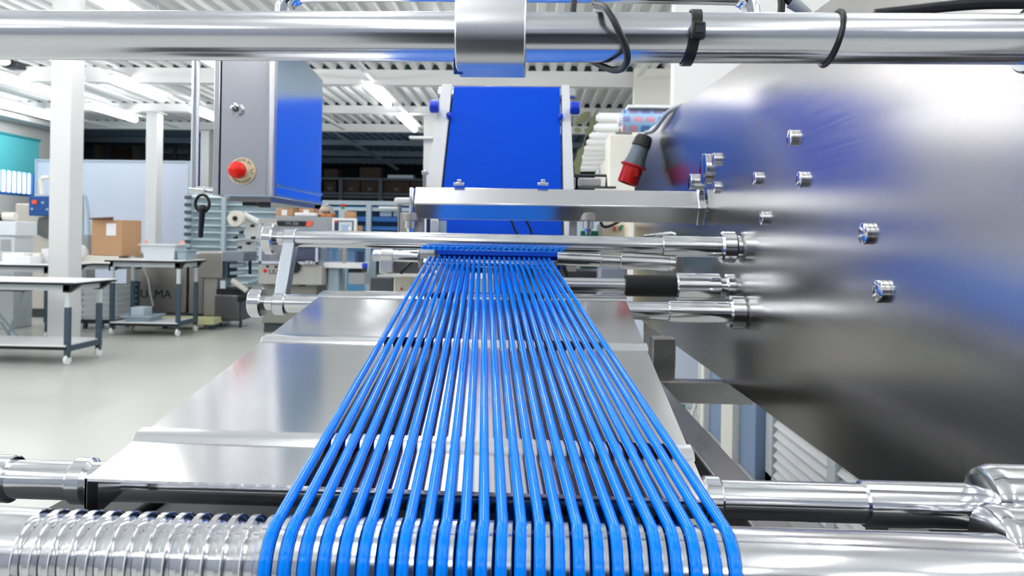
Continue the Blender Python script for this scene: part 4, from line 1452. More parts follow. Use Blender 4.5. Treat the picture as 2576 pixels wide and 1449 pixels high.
# things on top of the wrapping machine
zt2 = aY(760, 545, YW).z + 0.001
for (p0, p1, p2_, lab) in ((695, 736, 524, 'left cardboard box on the grey wrapping machine, under the control cabinet'), (752, 788, 524, 'right cardboard box on the grey wrapping machine, behind the white pouch')):
    b = bx(p0, p1, p2_, 546, YW + 0.3, 0.25)
    t = thing('carton', lab, 'box', V(((b[0] + b[1]) / 2, YW + 0.42, zt2)), 'cartons on the wrapping machine')
    part(MB().box(b[0], b[1], b[2], b[3], zt2, b[5]), 'carton_body', card, t, bevel=0.004)
    cx = (b[0] + b[1]) / 2
    part(MB().box(cx - 0.035, cx + 0.035, b[2] - 0.003, b[2] + 0.004, zt2 + 0.02, b[5] - 0.02), 'label', paper, t)
b = bx(739, 796, 535, 546, YW + 0.08, 0.2)
solo(MB().box(b[0], b[1], b[2], b[3], zt2, b[5]), 'white_pouch', white_pl, 'flat white pouch lying on the wrapping machine', 'pouch', bevel=0.02)
q = aY(822, 545, YW + 0.25)
t = thing('domed_food_warmer', 'glass domed dish with copper base on the wrapping machine', 'dish', V((q.x, YW + 0.25, zt2)))
part(MB().cyl((q.x, YW + 0.25, zt2), (q.x, YW + 0.25, zt2 + 0.05), 0.115, n=32, bev=0.008), 'copper_base', copper, t, label='copper coloured base')
part(MB().lathe((q.x, YW + 0.25, zt2 + 0.05), (0, 0, 1), [(0.11 * math.sin(PI / 2 * k / 8) * 0.95, 0.105 * math.cos(PI / 2 * k / 8)) for k in range(9)], n=32, caps=False), 'glass_dome', glass, t, label='clear glass dome')
part(MB().sphere((q.x - 0.02, YW + 0.25, zt2 + 0.085), 0.045, (1.2, 1, 0.7)), 'bread_roll', mat('bread', (236, 214, 190), 0.6), t)
part(MB().cyl((q.x, YW + 0.25, zt2 + 0.155), (q.x, YW + 0.25, zt2 + 0.185), 0.014, n=16), 'dome_knob', chrome, t)
b = bx(866, 891, 532, 556, YW + 0.1, 0.12)
solo(MB().box(b[0], b[1], b[2], b[3], b[4], b[5]), 'small_carton', card, 'small brown carton standing behind the touch screen', 'box', bevel=0.004)
b = bx(898, 909, 568, 592, YW + 0.0, 0.05)
solo(MB().box(*b), 'carton_offcut', card, 'tiny brown carton right of the touch screen', 'box', bevel=0.003)
q = aY(863, 520, YW + 0.8)
t = thing('signal_post', 'pale post topped by red and green signal buttons behind the touch screen', 'signal', V((q.x, YW + 0.8, 0.0)))
part(MB().box(q.x - 0.05, q.x + 0.05, YW + 0.77, YW + 0.85, 0.0, q.z - 0.035), 'post', rackl, t)
part(MB().cyl((q.x, YW + 0.8, q.z - 0.005), (q.x, YW + 0.8, q.z + 0.035), 0.026, n=20, bev=0.005), 'red_cap', redp, t)
part(MB().cyl((q.x, YW + 0.8, q.z - 0.036), (q.x, YW + 0.8, q.z - 0.005), 0.024, n=20), 'green_ring', green, t)

# white pedestal with dark tray below the left rod
YP = 2.6
b = bx(990, 1062, 697, 760, YP, 0.4)
t = thing('white_pedestal', 'white machine cover with a tiny red dot, half hidden by the leftmost blue belts', 'machine cover', V(((b[0] + b[1]) / 2, YP, 0)))
part(MB().box(b[0], aY(1300, 700, YP).x, YP, YP + 0.4, 0, b[5]), 'cover', creamw, t, bevel=0.004)
q = aY(1010, 727, YP - 0.002)
part(MB().cyl(q, q + V((0, -0.003, 0)), 0.004, n=14), 'red_dot', redp, t)
b = bx(945, 1070, 688, 697, YP - 0.1, 0.45)
t = thing('dark_trough', 'dull steel trough behind the belts, left of the nose roller', 'trough', V(((b[0] + b[1]) / 2, YP, b[4])))
part(MB().box(b[0], b[1], b[2], b[3], b[4] + 0.0, b[4] + 0.006), 'trough_floor', creamw, t)
part(MB().box(b[0], b[1], b[3] - 0.3, b[3] - 0.29, b[4], aY(1000, 650, YP).z), 'trough_back', steel_dark, t)
part(MB().box(b[0], b[0] + 0.004, b[2], b[3], b[4], aY(1000, 640, YP).z), 'trough_cheek', slate, t)
part(MB().cyl(aY(1008, 688, YP - 0.02), aY(1040, 655, YP - 0.02), 0.006, n=10), 'lever', black, t)
b = bx(930, 990, 698, 740, YP + 0.6, 0.3)
solo(MB().box(b[0], b[1], b[2], b[3], 0, b[5]), 'dark_cabinet', dgrey, 'dark grey cabinet behind the trough, left of the white machine cover', 'cabinet', bevel=0.006)

# conveyor continuing behind the steep blue belt (seen mirrored in the steel)
t = thing('upper_conveyor', 'blue enclosed conveyor continuing behind the steep blue belt', 'conveyor', V((-0.07, 3.2, 0)))
mb = MB()
mb.prism([V((-0.225, 2.62, HC + 0.06)), V((-0.225, 3.9, HC + 0.10)), V((-0.225, 3.9, HC + 0.74)), V((-0.225, 2.62, HC + 0.47))], (0.30, 0, 0))
part(mb, 'blue_guard', mat('sky_blue_guard', (20, 96, 214), 0.5, spec=0.1), t, bevel=0.004)
for (x, y) in ((-0.2, 3.1), (0.02, 3.1), (-0.2, 3.8), (0.02, 3.8)):
    part(MB().box(x, x + 0.04, y, y + 0.04, 0, HC + 0.08), 'stand', steel_frame, t)

# ---------------------------------------------------------------- partition and racks behind
YQ = 15.3
a, b_ = aY(95, 405, YQ), aY(474, 414, YQ)
ztp = aY(300, 407, YQ).z
t = thing('partition_board', 'large bluish white partition board behind the trolleys', 'partition', V(((a.x + b_.x) / 2, YQ, 0)))
part(MB().box(a.x, b_.x, YQ, YQ + 0.04, 0.0, ztp), 'board', wboard, t)
part(MB().box(a.x, b_.x, YQ - 0.02, YQ + 0.05, ztp, ztp + 0.035).box(b_.x, b_.x + 0.05, YQ - 0.02, YQ + 0.06, 0, ztp + 0.035).box(a.x - 0.05, a.x, YQ - 0.02, YQ + 0.06, 0, ztp + 0.035), 'board_frame', rackg, t)

# slatted pale rack wall (left of the control cabinet's foot)
YS = 13.2
x0, x1 = aY(466, 500, YS).x, aY(706, 500, YS).x
zt3 = aY(580, 486, YS).z
t = thing('louvred_rack', 'pale blue slatted storage rack wall behind film roll and ring hook', 'rack', V(((x0 + x1) / 2, YS, 0)))
part(MB().box(x0, x1, YS + 0.14, YS + 0.17, 0, zt3), 'back_panel', mat('rack_back', (190, 206, 214), 0.5), t)
mb = MB()
z = 0.35
while z < zt3:
    mb.hexa([V((x0, YS + 0.02, z)), V((x1, YS + 0.02, z)), V((x1, YS + 0.14, z + 0.05)), V((x0, YS + 0.14, z + 0.05))],
            [V((x0, YS + 0.025, z + 0.012)), V((x1, YS + 0.025, z + 0.012)), V((x1, YS + 0.14, z + 0.062)), V((x0, YS + 0.14, z + 0.062))])
    z += 0.128
part(mb, 'slats', rackl, t)
mb = MB()
for px in (476, 563, 700):
    q = aY(px, 550, YS)
    mb.box(q.x - 0.035, q.x + 0.035, YS - 0.03, YS + 0.03, 0, zt3)
part(mb, 'upright', rackg, t)
q0 = aY(470, 500, YS)
for k in range(9):
    zz = aY(480, 497 + 18.5 * k, YS).z
    part(MB().box(q0.x - 0.02, q0.x + 0.1, YS - 0.05, YS - 0.02, zz - 0.03, zz + 0.03), 'hook_clip', slate, t, label='dark hook clip')

# blue shelf rack behind touch screen
YK = 12.2
x0, x1 = aY(812, 500, YK).x, aY(1075, 500, YK).x
ztk = aY(900, 505, YK).z
t = thing('blue_shelf_rack', 'rack with blue shelves and grey-blue frame behind the touch screen', 'rack', V(((x0 + x1) / 2, YK, 0)))
mb = MB()
mb.box(x0, x1, YK - 0.03, YK + 0.03, ztk - 0.07, ztk)
for px in (815, 928, 1072):
    q = aY(px, 550, YK)
    mb.box(q.x - 0.04, q.x + 0.04, YK - 0.035, YK + 0.035, 0, ztk - 0.07)
part(mb, 'frame', rackg, t)
for (py0, py1, m_) in ((545, 556, rackb), (569, 578, rackb), (598, 606, rackb), (522, 530, rackl)):
    q0, q1 = aY(900, py0, YK).z, aY(900, py1, YK).z
    part(MB().box(x0, x1, YK + 0.02, YK + 0.45, q1, q0), 'shelf', m_, t)
part(MB().box(x0, x1, YK + 0.46, YK + 0.48, 0, ztk - 0.08), 'back_panel', mat('rack_panel_blue', (96, 158, 204), 0.5), t)
b = bx(955, 985, 528, 545, YK + 0.1, 0.3)
t = thing('pale_bin', 'pale blue bin on the upper shelf of the blue rack', 'bin', cen(b), 'pale bins on the blue rack')
part(MB().box(*b), 'bin_body', mat('pale_bin', (184, 206, 236), 0.5), t, bevel=0.01)
b = bx(989, 1022, 530, 545, YK + 0.1, 0.3)
t = thing('pale_bin', 'pale blue bin beside the thin bracket post on the blue rack, right of another bin', 'bin', cen(b), 'pale bins on the blue rack')
part(MB().box(*b), 'bin_body', mat('pale_bin', (184, 206, 236), 0.5), t, bevel=0.01)
q0, q1 = aY(953, 518, YK - 0.1), aY(1004, 523, YK - 0.1)
solo(MB().box(q0.x, q1.x, YK - 0.12, YK - 0.06, q1.z - 0.02, q1.z + 0.02), 'white_bar', white_pl, 'short bright white bar on the front of the blue rack', 'bar', bevel=0.006)

# dark store: shelves of cartons
YD = 20.0
x0, x1 = aY(760, 450, YD).x, aY(1075, 450, YD).x
t = thing('pallet_rack', 'dark steel shelving of cartons in the unlit store left of the blue belt', 'rack', V(((x0 + x1) / 2, YD, 0)))
mb = MB()
for px in (765, 858, 958, 1072):
    q = aY(px, 450, YD)
    mb.box(q.x - 0.05, q.x + 0.05, YD - 0.05, YD + 0.05, 0, aY(px, 448, YD).z)
part(mb, 'upright', shad, t)
for py in (492, 484, 447):
    zz = aY(900, py, YD).z
    part(MB().box(x0, x1, YD, YD + 0.9, zz - 0.06, zz), 'shelf', shad, t)
zz = aY(900, 484, YD).z
zz2 = aY(900, 447, YD).z
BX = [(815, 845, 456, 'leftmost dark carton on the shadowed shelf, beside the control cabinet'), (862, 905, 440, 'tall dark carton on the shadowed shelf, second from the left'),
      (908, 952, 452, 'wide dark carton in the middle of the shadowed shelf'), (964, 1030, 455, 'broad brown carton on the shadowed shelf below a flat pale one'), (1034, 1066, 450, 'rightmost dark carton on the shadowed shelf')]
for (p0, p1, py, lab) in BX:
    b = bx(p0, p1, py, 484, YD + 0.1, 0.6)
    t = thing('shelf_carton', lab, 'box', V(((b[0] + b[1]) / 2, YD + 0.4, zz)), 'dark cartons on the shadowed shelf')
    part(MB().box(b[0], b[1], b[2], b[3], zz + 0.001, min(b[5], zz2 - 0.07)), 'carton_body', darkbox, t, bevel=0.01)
    c0 = (b[0] + b[1]) / 2
    part(MB().box(c0 - 0.06, c0 + 0.06, b[2] - 0.006, b[2] + 0.004, zz + 0.06, zz + 0.14), 'label', shad, t)
b = bx(975, 1040, 438, 446, YD + 0.1, 0.5)
solo(MB().box(b[0], b[1], b[2], b[3], zz2 + 0.001, zz2 + 0.1), 'flat_carton', rackg, 'pale grey flat carton on top of the shadowed shelving', 'box', bevel=0.01)
BY = [(815, 850, 425, 'dark carton on the very top of the shadowed shelving, beside the cabinet'), (905, 958, 421, 'dark framed carton on top of the shadowed shelving, left of the flat pale one')]
for (p0, p1, py, lab) in BY:
    b = bx(p0, p1, py, 446, YD + 0.1, 0.5)
    solo(MB().box(b[0], b[1], b[2], b[3], zz2 + 0.001, b[5]), 'top_carton', darkbox, lab, 'box', 'cartons on top of the shadowed shelving', bevel=0.01)
# left dark store
x0, x1 = aY(200, 370, 21.0).x, aY(480, 370, 21.0).x
t = thing('store_rack', 'dim shelving in the unlit store above the partition board', 'rack', V(((x0 + x1) / 2, 21, 0)))
zz = aY(300, 400, 21).z
mb = MB()
for px in (205, 272, 360, 440, 480):
    q = aY(px, 370, 21)
    mb.box(q.x - 0.05, q.x + 0.05, 20.95, 21.05, 0, aY(px, 345, 21).z)
part(mb, 'upright', shad, t)
part(MB().box(x0, x1, 21, 21.8, zz - 0.08, zz), 'shelf', shad, t)
for (p0, p1, py, lab) in ((275, 328, 370, 'dark brown carton in the dim store between the first two columns'), (236, 268, 362, 'dim grey-brown carton in the store, just right of the nearest column'), (332, 358, 366, 'dim narrow carton in the store, left of the second column')):
    b = bx(p0, p1, py, 400, 21.1, 0.6)
    solo(MB().box(b[0], b[1], b[2], b[3], zz + 0.001, b[5]), 'store_carton', darkbox if p0 == 275 else mat('dim_carton', (92, 92, 88), 0.8), lab, 'box', 'cartons in the dim store', bevel=0.01)
# diagonal braces under the dark roof
for (pa, pb, lab) in (((215, 312), (362, 352), 'grey conduit slanting under the dark roof between the first two columns'), ((405, 312), (480, 340), 'grey conduit slanting under the dark roof right of the second column'), ((818, 318), (1000, 425), 'grey conduit slanting under the dark roof right of the control cabinet')):
    A, B = aY(pa[0], pa[1], 18.2), aY(pb[0], pb[1], 24.0)
    solo(MB().tube([A, B], 0.05, n=8), 'roof_conduit', beamd, lab, 'conduit', 'conduits under the dark roof')

# ---------------------------------------------------------------- left machine group
YG = 10.3
b = bxf(38, 128, 512, YG, 0.8, 0.0)
t = thing('sealing_machine', 'beige steel sealing machine left of the thick column, with blue control box', 'machine', cen(b))
part(MB().box(b[0], b[1], b[2], b[3], 0.12, b[5]), 'housing', mat('beige_steel', (204, 200, 194), 0.4, 0.5), t, bevel=0.02)
part(MB().box(b[0] + 0.05, b[1] - 0.05, b[2] + 0.05, b[3], 0, 0.12), 'plinth', dgrey, t)
cb = bx(72, 132, 493, 543, YG - 0.25, 0.2)
cbx = part(MB().box(*cb), 'control_box', blueb, t, bevel=0.012, label='blue control box with red button')
part(MB().box(*bx(80, 92, 503, 513, YG - 0.27, 0.03)), 'red_button', orange, cbx)
for (px, py) in ((107, 509), (80, 525), (118, 526)):
    part(MB().box(*bx(px - 3, px + 3, py - 2, py + 3, YG - 0.262, 0.02)), 'button', gtray, cbx)
part(MB().tube([aY(104, 492, YG - 0.1), aY(103, 452, YG - 0.1), aY(108, 447, YG - 0.1), aY(125, 447, YG - 0.1)], 0.028, n=10), 'cable_conduit', creamw, t)
q = [aY(92, 562, YG - 0.1), aY(98, 547, YG - 0.1), aY(130, 545, YG - 0.1), aY(130, 596, YG - 0.1), aY(115, 600, YG - 0.1), aY(89, 588, YG - 0.1)]
part(MB().prism(q, (0, 0.1, 0)), 'dark_chute', steel_dark, t)
part(MB().box(*bx(90, 128, 488, 494, YG - 0.2, 0.3)), 'box_lid', lgrey, t)
# white unit on the left table
b = bx(-40, 40, 556, 592, 9.0, 0.4)
t = thing('desktop_unit', 'white and grey box unit with grille at the left picture edge, above the trolley', 'machine', V(((b[0] + b[1]) / 2, 9.2, 0.0)))
part(MB().box(*b), 'upper_box', wtray, t, bevel=0.01)
b2 = bx(-40, 36, 594, 650, 9.03, 0.35)
part(MB().box(b2[0], b2[1], b2[2], b2[3], 0.0, b2[5]), 'lower_box', lgrey, t, bevel=0.008)
mb = MB()
for k in range(5):
    mb.box(*bx(2, 26, 603 + 6 * k, 606 + 6 * k, 9.02, 0.02))
part(mb, 'grille', mgrey, t)
part(MB().cyl(aY(8, 545, 9.1), aY(40, 545, 9.1), 0.055, n=20, bev=0.01), 'roll_cover', creamw, t)
part(MB().cyl(aY(-10, 547, 9.08), aY(8, 547, 9.08), 0.045, n=20), 'motor', black, t)
# items on left trolley
for (p0, p1, py, d, lab, m_) in ((5, 60, 636, 8.3, 'white paper pad on the left trolley, far left', paper), (30, 76, 645, 8.2, 'white folded sheets on the left trolley in front of the pad', paper), (82, 100, 636, 8.4, 'small cream carton on the left trolley', creamw), (104, 128, 626, 8.45, 'white square carton on the left trolley, touching the thick column in view', white_pl)):
    b = bx(p0, p1, py, 660, d, 0.2)
    solo(MB().box(b[0], b[1], b[2], b[3], 0.8505, max(b[5], 0.87)), 'carton' if p0 > 80 else 'paper_pad', m_, lab, 'box' if p0 > 80 else 'paper', bevel=0.004)
# hose stand behind the thick column
pp = [(207, 640), (207, 500), (210, 494), (216, 498), (222, 540), (226, 640)]
solo(MB().tube(smooth([aY(x, y, 10.2) for x, y in pp]), 0.02, n=10), 'hose_hoop', gtray, 'grey hose hoop standing right of the thick column', 'hose')
b = bx(207, 220, 590, 640, 10.1, 0.2)
solo(MB().box(b[0], b[1], b[2], b[3], 0.0, b[5]), 'pump_unit', mgrey, 'small grey pump unit right of the thick column', 'machine', bevel=0.01)
# folding chair: dark seat and steel legs
q = aY(20, 728, 7.6)
t = thing('folding_chair', 'folding chair with dark seat, its crossing grey legs under the low table', 'chair', V((q.x, 7.6, 0)))
s0, s1 = aY(-60, 716, 7.45), aY(62, 716, 7.45)
zc_ = aY(20, 716, 7.45).z
part(MB().box(s0.x, s1.x, 7.45, 7.85, zc_ - 0.07, zc_), 'seat', mat('chair_seat', (58, 66, 78), 0.6), t, bevel=0.02)
for (pa, pb) in (((58, 735), (14, 865)), ((2, 810), (36, 862)), ((-50, 735), (60, 862))):
    A = aY(pa[0], pa[1], 7.55)
    B = aZ(pb[0], pb[1], 0.012)
    B = V((B.x, 7.7 if B.y > 8 else B.y, 0.012))
    part(MB().tube([A, B], 0.012, n=10), 'leg', gtray, t)

# ---------------------------------------------------------------- right: rolls on a rack
RL = [(1506, 1562, 297, 26, 6.0), (1500, 1556, 321, 21, 6.6), (1488, 1548, 342, 19, 7.2), (1480, 1542, 358, 17, 7.8), (1474, 1536, 373, 16, 8.4), (1468, 1532, 386, 15, 9.0), (1462, 1530, 398, 15, 9.5), (1456, 1530, 410, 15, 10.0), (1450, 1506, 423, 17, 10.5)]
W9 = ['topmost', 'second', 'third', 'fourth', 'fifth middle', 'sixth', 'seventh', 'eighth', 'lowest']
q0, q1 = aY(1562, 310, 6.0), aY(1540, 430, 10.5)
t = thing('roll_rack', 'off-white sloping rack carrying the row of white film rolls', 'rack', V((q0.x + 0.1, 8, 0)))
A0, B0 = aY(1530, 314, 6.0), aY(1500, 438, 10.5)
mb = MB()
pl = [V((A0.x + 0.02, 5.98, 0)), V((A0.x + 0.02, 5.98, aY(1540, 312, 6.0).z))]
lst = [aY((r[0] + r[1]) / 2, r[2] + r[3] / 2 + 1.5, r[4]) for r in RL]
side = [V((0, p.y, p.z - 0.004)) for p in lst]
poly = [V((0, lst[0].y - 0.1, 0))] + [V((0, lst[0].y - 0.1, side[0].z))] + side[1:] + [V((0, lst[-1].y + 0.15, side[-1].z)), V((0, lst[-1].y + 0.15, 0))]
xr0 = aY(1532, 400, 8.0).x + 0.05
part(MB().prism([p + V((xr0 + 0.02, 0, 0)) for p in poly], (0.12, 0, 0)), 'rack_side', creamw, t)
b = bx(1532, 1598, 338, 470, 5.6, 0.3)
part(MB().box(b[0], b[1], b[2], b[3], 0, b[5]), 'end_cabinet', creamw, t, bevel=0.01)
for (r, wd_) in zip(RL, W9):
    a, b_ = aY(r[0], r[2], r[4]), aY(r[1], r[2], r[4])
    rad = r[3] / 2 * r[4] / F
    tt = thing('film_roll', wd_ + ' white film roll in the slanting row right of the blue belt', 'film roll', V(((a.x + b_.x) / 2, r[4], a.z - rad)), 'white film rolls on the rack')
    part(MB().cyl(a, b_, rad, n=28, bev=0.004), 'film', white_pl, tt)
    part(MB().cyl(a - V((0.02, 0, 0)), a + V((0.002, 0, 0)), rad * 0.62, n=20, bev=0.004), 'core_end', paper, tt)
    part(MB().cyl(b_ - V((0.002, 0, 0)), b_ + V((xr0 - b_.x + 0.04 if xr0 > b_.x else 0.03, 0, 0)), 0.012, n=10), 'spindle', creamw, tt)
a, b_ = aY(1505, 427, 9.8), aY(1566, 430, 9.8)
solo(MB().cyl(a, b_, 0.055, n=28, bev=0.004), 'blue_white_roll', wboard, 'pale bluish film roll beside the lowest white roll', 'film roll')
# printed film roll
a, b_ = aY(1565, 304, 5.2), aY(1790, 308, 5.2)
t = thing('printed_film_roll', 'large printed blue and pink film roll behind the plug', 'film roll', V(((a.x + b_.x) / 2, 5.2, a.z - 0.09)))
part(MB().cyl(a, b_, 28 * 5.2 / F, n=40), 'printed_film', filmm, t)
part(MB().cyl(a - V((0.03, 0, 0)), a, 0.03, n=20), 'core', paper, t)
part(MB().box(a.x + 0.03, b_.x, 5.12, 5.3, a.z + 0.081, a.z + 0.10), 'white_cover', white_pl, t)
part(MB().box(b_.x - 0.06, b_.x - 0.02, 5.18, 5.22, 0, a.z), 'stand', creamw, t)
# plant leaves
t = thing('trailing_plant', 'trailing plant with dull green leaves between belt and film rolls', 'plant', aY(1462, 440, 8.6))
random.seed(11)


def leaf(c, L, w, ang, tilt):
    mb = MB()
    d = V((math.cos(ang), 0.25 * math.sin(tilt), math.sin(ang)))
    s = V((-math.sin(ang), 0.3, math.cos(ang))).normalized()
    n = 7
    vs, fs = [], []
    for k in range(n):
        u = k / (n - 1)
        ww = w * math.sin(PI * min(1, u * 0.93 + 0.05)) ** 0.8
        bend = V((0, 0, -0.18 * L * u * u))
        m_ = c + d * L * u + bend
        vs += [m_ - s * ww, m_ + V((0, -0.006, 0.0)), m_ + s * ww, m_ + V((0, 0.002, 0))]
    for k in range(n - 1):
        for q in range(4):
            q2 = (q + 1) % 4
            fs.append((k * 4 + q, k * 4 + q2, k * 4 + 4 + q2, k * 4 + 4 + q))
    return mb._add(vs, fs)


for (px, py, L, w, ang, tl_) in ((1500, 285, .20, .04, -1.9, .3), (1486, 283, .2, .05, -2.6, .2), (1504, 292, .13, .035, -1.4, .3), (1470, 325, .14, .045, -0.5, .4), (1444, 328, .09, .035, .2, .2), (1460, 390, .16, .05, -1.9, .3), (1468, 372, .12, .04, -2.2, .1), (1452, 415, .12, .04, -1.5, .2)):
    part(leaf(aY(px, py, 8.6), L, w, ang, tl_), 'leaf', leafm, t, ang=80)
part(MB().tube(smooth([aY(x, y, 8.62) for x, y in ((1506, 275), (1494, 290), (1478, 330), (1464, 380), (1456, 445))]), 0.007, n=8), 'vine', mat('vine_stem', (110, 112, 84), 0.7), t)
# grey rail frame beyond right belt rail
t = thing('guard_rail', 'small grey guard rail right of the pale belt rail, above the crossbeam', 'frame', aY(1470, 470, 2.3))
pp = [aY(1405, 440, 2.3), aY(1525, 442, 2.3), aY(1525, 474, 2.3)]
part(MB().tube(pp, 0.0045, n=8), 'rail', dgrey, t)
part(MB().box(*bx(1438, 1448, 446, 472, 2.3, 0.02)), 'post', railg, t)
part(MB().box(*bx(1455, 1512, 447, 468, 2.34, 0.03)), 'white_block', white_pl, t, bevel=0.004)
part(MB().box(*bx(1456, 1550, 468, 473, 2.3, 0.03)), 'foot_strip', steel_dark, t)
# beige/green control box and cable beyond the beam
b = bx(1508, 1583, 556, 606, 3.2, 0.15)
t = thing('beige_panel', 'beige equipment panel with teal and orange marks under the crossbeam', 'control panel', V(((b[0] + b[1]) / 2, 3.25, b[4])))
part(MB().box(b[0], b[1], b[2], b[3], 0.0, b[5]), 'panel', cream, t, bevel=0.02)
q = [aY(1556, 574, 3.19), aY(1563, 566, 3.19), aY(1569, 566, 3.19), aY(1562, 582, 3.19)]
part(MB().prism(q, (0, 0.008, 0)), 'teal_mark', green, t)
part(MB().box(*bx(1543, 1550, 570, 580, 3.19, 0.012)), 'orange_mark', orange, t)
b = bx(1462, 1506, 580, 596, 3.0, 0.05)
solo(MB().box(b[0], b[1], b[2], b[3], 0, b[5]), 'green_box', green, 'green box seen under the crossbeam behind the right sensor cone', 'box', bevel=0.006)
b = bx(1420, 1506, 548, 620, 4.4, 0.1)
solo(MB().box(b[0], b[1], b[2], b[3], 0, b[5]), 'pale_cabinet', rackl, 'pale blue-grey cabinet glimpsed between crossbeam and guide rod, right of the belt', 'cabinet', bevel=0.01)
solo(MB().tube(smooth([aY(x, y, 2.6) for x, y in ((1510, 540), (1514, 566), (1530, 570), (1560, 556))]), 0.005, n=8), 'dark_cable', blackc, 'dark cable sagging under the crossbeam right of the sensor cone', 'cable')
solo(MB().tube([aY(1620, 594, 1.7), aY(1690, 586, 1.7), aY(1700, 590, 1.7)], 0.0035, n=8), 'steel_lever', chrome, 'thin bright steel lever above the guide rod near the side plate', 'lever')
b = bx(1508, 1578, 674, 704, 2.7, 0.12)
t = thing('white_sensor_box', 'pale blue-white box above the drive roller, right of the belts', 'box', V(((b[0] + b[1]) / 2, 2.75, b[4])))
part(MB().box(b[0], b[1], b[2], b[3], 0, b[5]), 'case', wboard, t, bevel=0.008)
b = bx(1408, 1510, 676, 712, 2.9, 0.2)
solo(MB().box(b[0], b[1], b[2], b[3], 0, b[5]), 'dark_trough_box', steel_dark, 'dull steel box behind the right rods, beside the pale box', 'box', bevel=0.01)
solo(MB().tube([aY(1412, 655, 1.95), aY(1420, 680, 1.95), aY(1430, 705, 1.95)], 0.007, n=8), 'black_cable', blackc, 'black cable hanging right beside the far end of the belts', 'cable')
# louvred white cabinet and blue-grey panels beyond the frame, right
XC = 1.2
y0, y1 = aX(1925, 1150, XC).y, 1.9
t = thing('louvre_cabinet', 'white cabinet with louvred doors seen below the side plate', 'cabinet', V((XC + 0.2, (y0 + y1) / 2, 0)))
zt4 = 0.78
part(MB().box(XC + 0.03, XC + 0.5, y1, y0, 0, zt4 + 0.02), 'carcass', mgrey, t)
ym = aX(2090, 1180, XC).y
mb = MB()
for (ya, yb3) in ((y0 - 0.10, y0), (ym - 0.04, ym + 0.04), (y1, y1 + 0.06)):
    mb.box(XC, XC + 0.035, ya, yb3, 0, zt4)
mb.box(XC, XC + 0.035, y1, y0, zt4 - 0.06, zt4 + 0.02).box(XC, XC + 0.035, y1, y0, 0, 0.05)
part(mb, 'door_frame', lgrey, t)
for (ya, yb3) in ((ym + 0.042, y0 - 0.102), (y1 + 0.062, ym - 0.042)):
    mb = MB()
    z = 0.055
    while z < zt4 - 0.07:
        mb.hexa([V((XC + 0.004, ya, z)), V((XC + 0.004, yb3, z)), V((XC + 0.03, yb3, z + 0.034)), V((XC + 0.03, ya, z + 0.034))],
                [V((XC + 0.010, ya, z + 0.004)), V((XC + 0.010, yb3, z + 0.004)), V((XC + 0.03, yb3, z + 0.040)), V((XC + 0.03, ya, z + 0.040))])
        z += 0.05
    part(mb, 'louvre_door', white_pl, t)
ya, yb3 = aX(1900, 1100, 1.15).y, aX(1775, 1100, 1.15).y
t = thing('grey_blue_cabinet', 'blue-grey cabinet with cream uprights beyond the frame rail', 'cabinet', V((1.4, (ya + yb3) / 2, 0)))
part(MB().box(1.15, 1.6, ya, yb3, 0, 0.95), 'panel', mat('blue_grey_panel', (120, 144, 178), 0.4), t, bevel=0.006)
yc3 = aX(1845, 1100, 1.15).y
part(MB().box(1.11, 1.149, yc3 - 0.12, yc3 + 0.12, 0, 0.95), 'upright', creamw, t)
part(MB().box(1.11, 1.149, yb3 - 0.1, yb3, 0, 0.95), 'upright', creamw, t)
b = bx(1700, 1772, 880, 1040, 5.4, 0.3)
t = thing('white_cabinet', 'white cabinet with green mark seen between tray and side plate', 'cabinet', V(((b[0] + b[1]) / 2, 5.5, 0)))
part(MB().box(b[0] - 0.4, b[1] + 0.3, b[2], b[2] + 0.15, 0, 0.95), 'body', wboard, t, bevel=0.006)
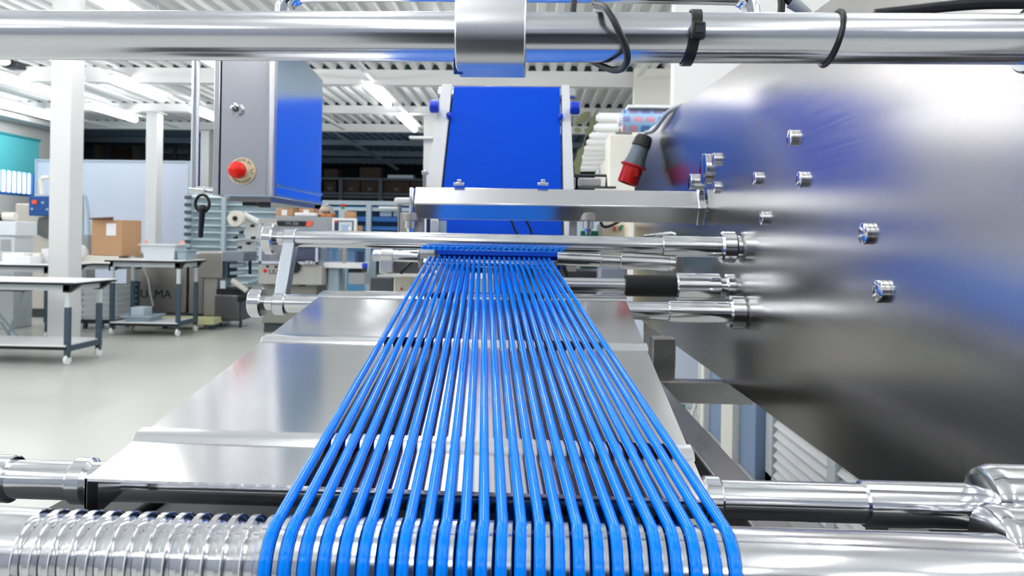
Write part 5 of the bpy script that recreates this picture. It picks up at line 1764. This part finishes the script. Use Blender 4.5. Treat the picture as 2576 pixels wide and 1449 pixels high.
part(MB().box(*bx(1712, 1723, 1018, 1036, 5.39, 0.012)), 'green_mark', mat('deep_green', (20, 130, 80), 0.5), t)
solo(MB().tube(smooth([aY(x, y, 5.0) for x, y in ((1782, 930), (1774, 960), (1752, 1010), (1738, 1060))]), 0.012, n=8), 'pale_hose', creamw, 'pale thin hose hanging in front of the white cabinet', 'hose')
# projector-like black fitting under the ceiling, far left
q = aY(30, 165, 10.2)
t = thing('ceiling_projector', 'black and white fitting under the deck at the upper left edge', 'projector', q)
part(MB().cbox(q + V((0.03, 0, 0)), 0.22, 0.2, 0.09), 'case', black, t, bevel=0.01)
part(MB().sphere(q + V((-0.03, -0.12, 0.02)), 0.08, (1.2, 0.6, 0.7)), 'cover', white_pl, t)
part(MB().cyl(q + V((0.0, 0.0, 0.03)), V((q.x, q.y, ZD + 0.01)), 0.02, n=10), 'ceiling_rod', black, t)

# unseen dark block added behind the viewpoint for a dark band in the steel
t = thing('unseen_dark_block', 'dark block added behind the viewer, seen only mirrored in the steel', 'cabinet', V((0.0, -0.95, 0)))
part(MB().box(-0.45, 0.45, -1.3, -0.75, 0.08, 1.46), 'block_body', mat('dark_block_matte', (48, 54, 64), 0.5), t, bevel=0.01)
part(MB().box(-0.4, 0.4, -1.25, -0.8, 0, 0.08), 'plinth', dgrey, t)
part(MB().box(-0.3, 0.3, -0.752, -0.735, 1.05, 1.35), 'block_front', black, t)
# ================================================================== WORLD / VIEW
wd = bpy.data.worlds.new('world')
scn.world = wd
wd.use_nodes = True
bg = wd.node_tree.nodes['Background']
bg.inputs['Color'].default_value = (0.75, 0.87, 1.0, 1)
bg.inputs['Strength'].default_value = 0.35
scn.view_settings.view_transform = 'Standard'
scn.view_settings.look = 'None'
scn.view_settings.gamma = 1.0
scn.view_settings.exposure = 0.3
scn.cycles.max_bounces = 9
scn.cycles.adaptive_threshold = 0.02
scn.cycles.glossy_bounces = 6
scn.cycles.diffuse_bounces = 4
scn.cycles.transmission_bounces = 8
scn.cycles.caustics_reflective = False
scn.cycles.sample_clamp_indirect = 6.0
bpy.context.view_layer.update()
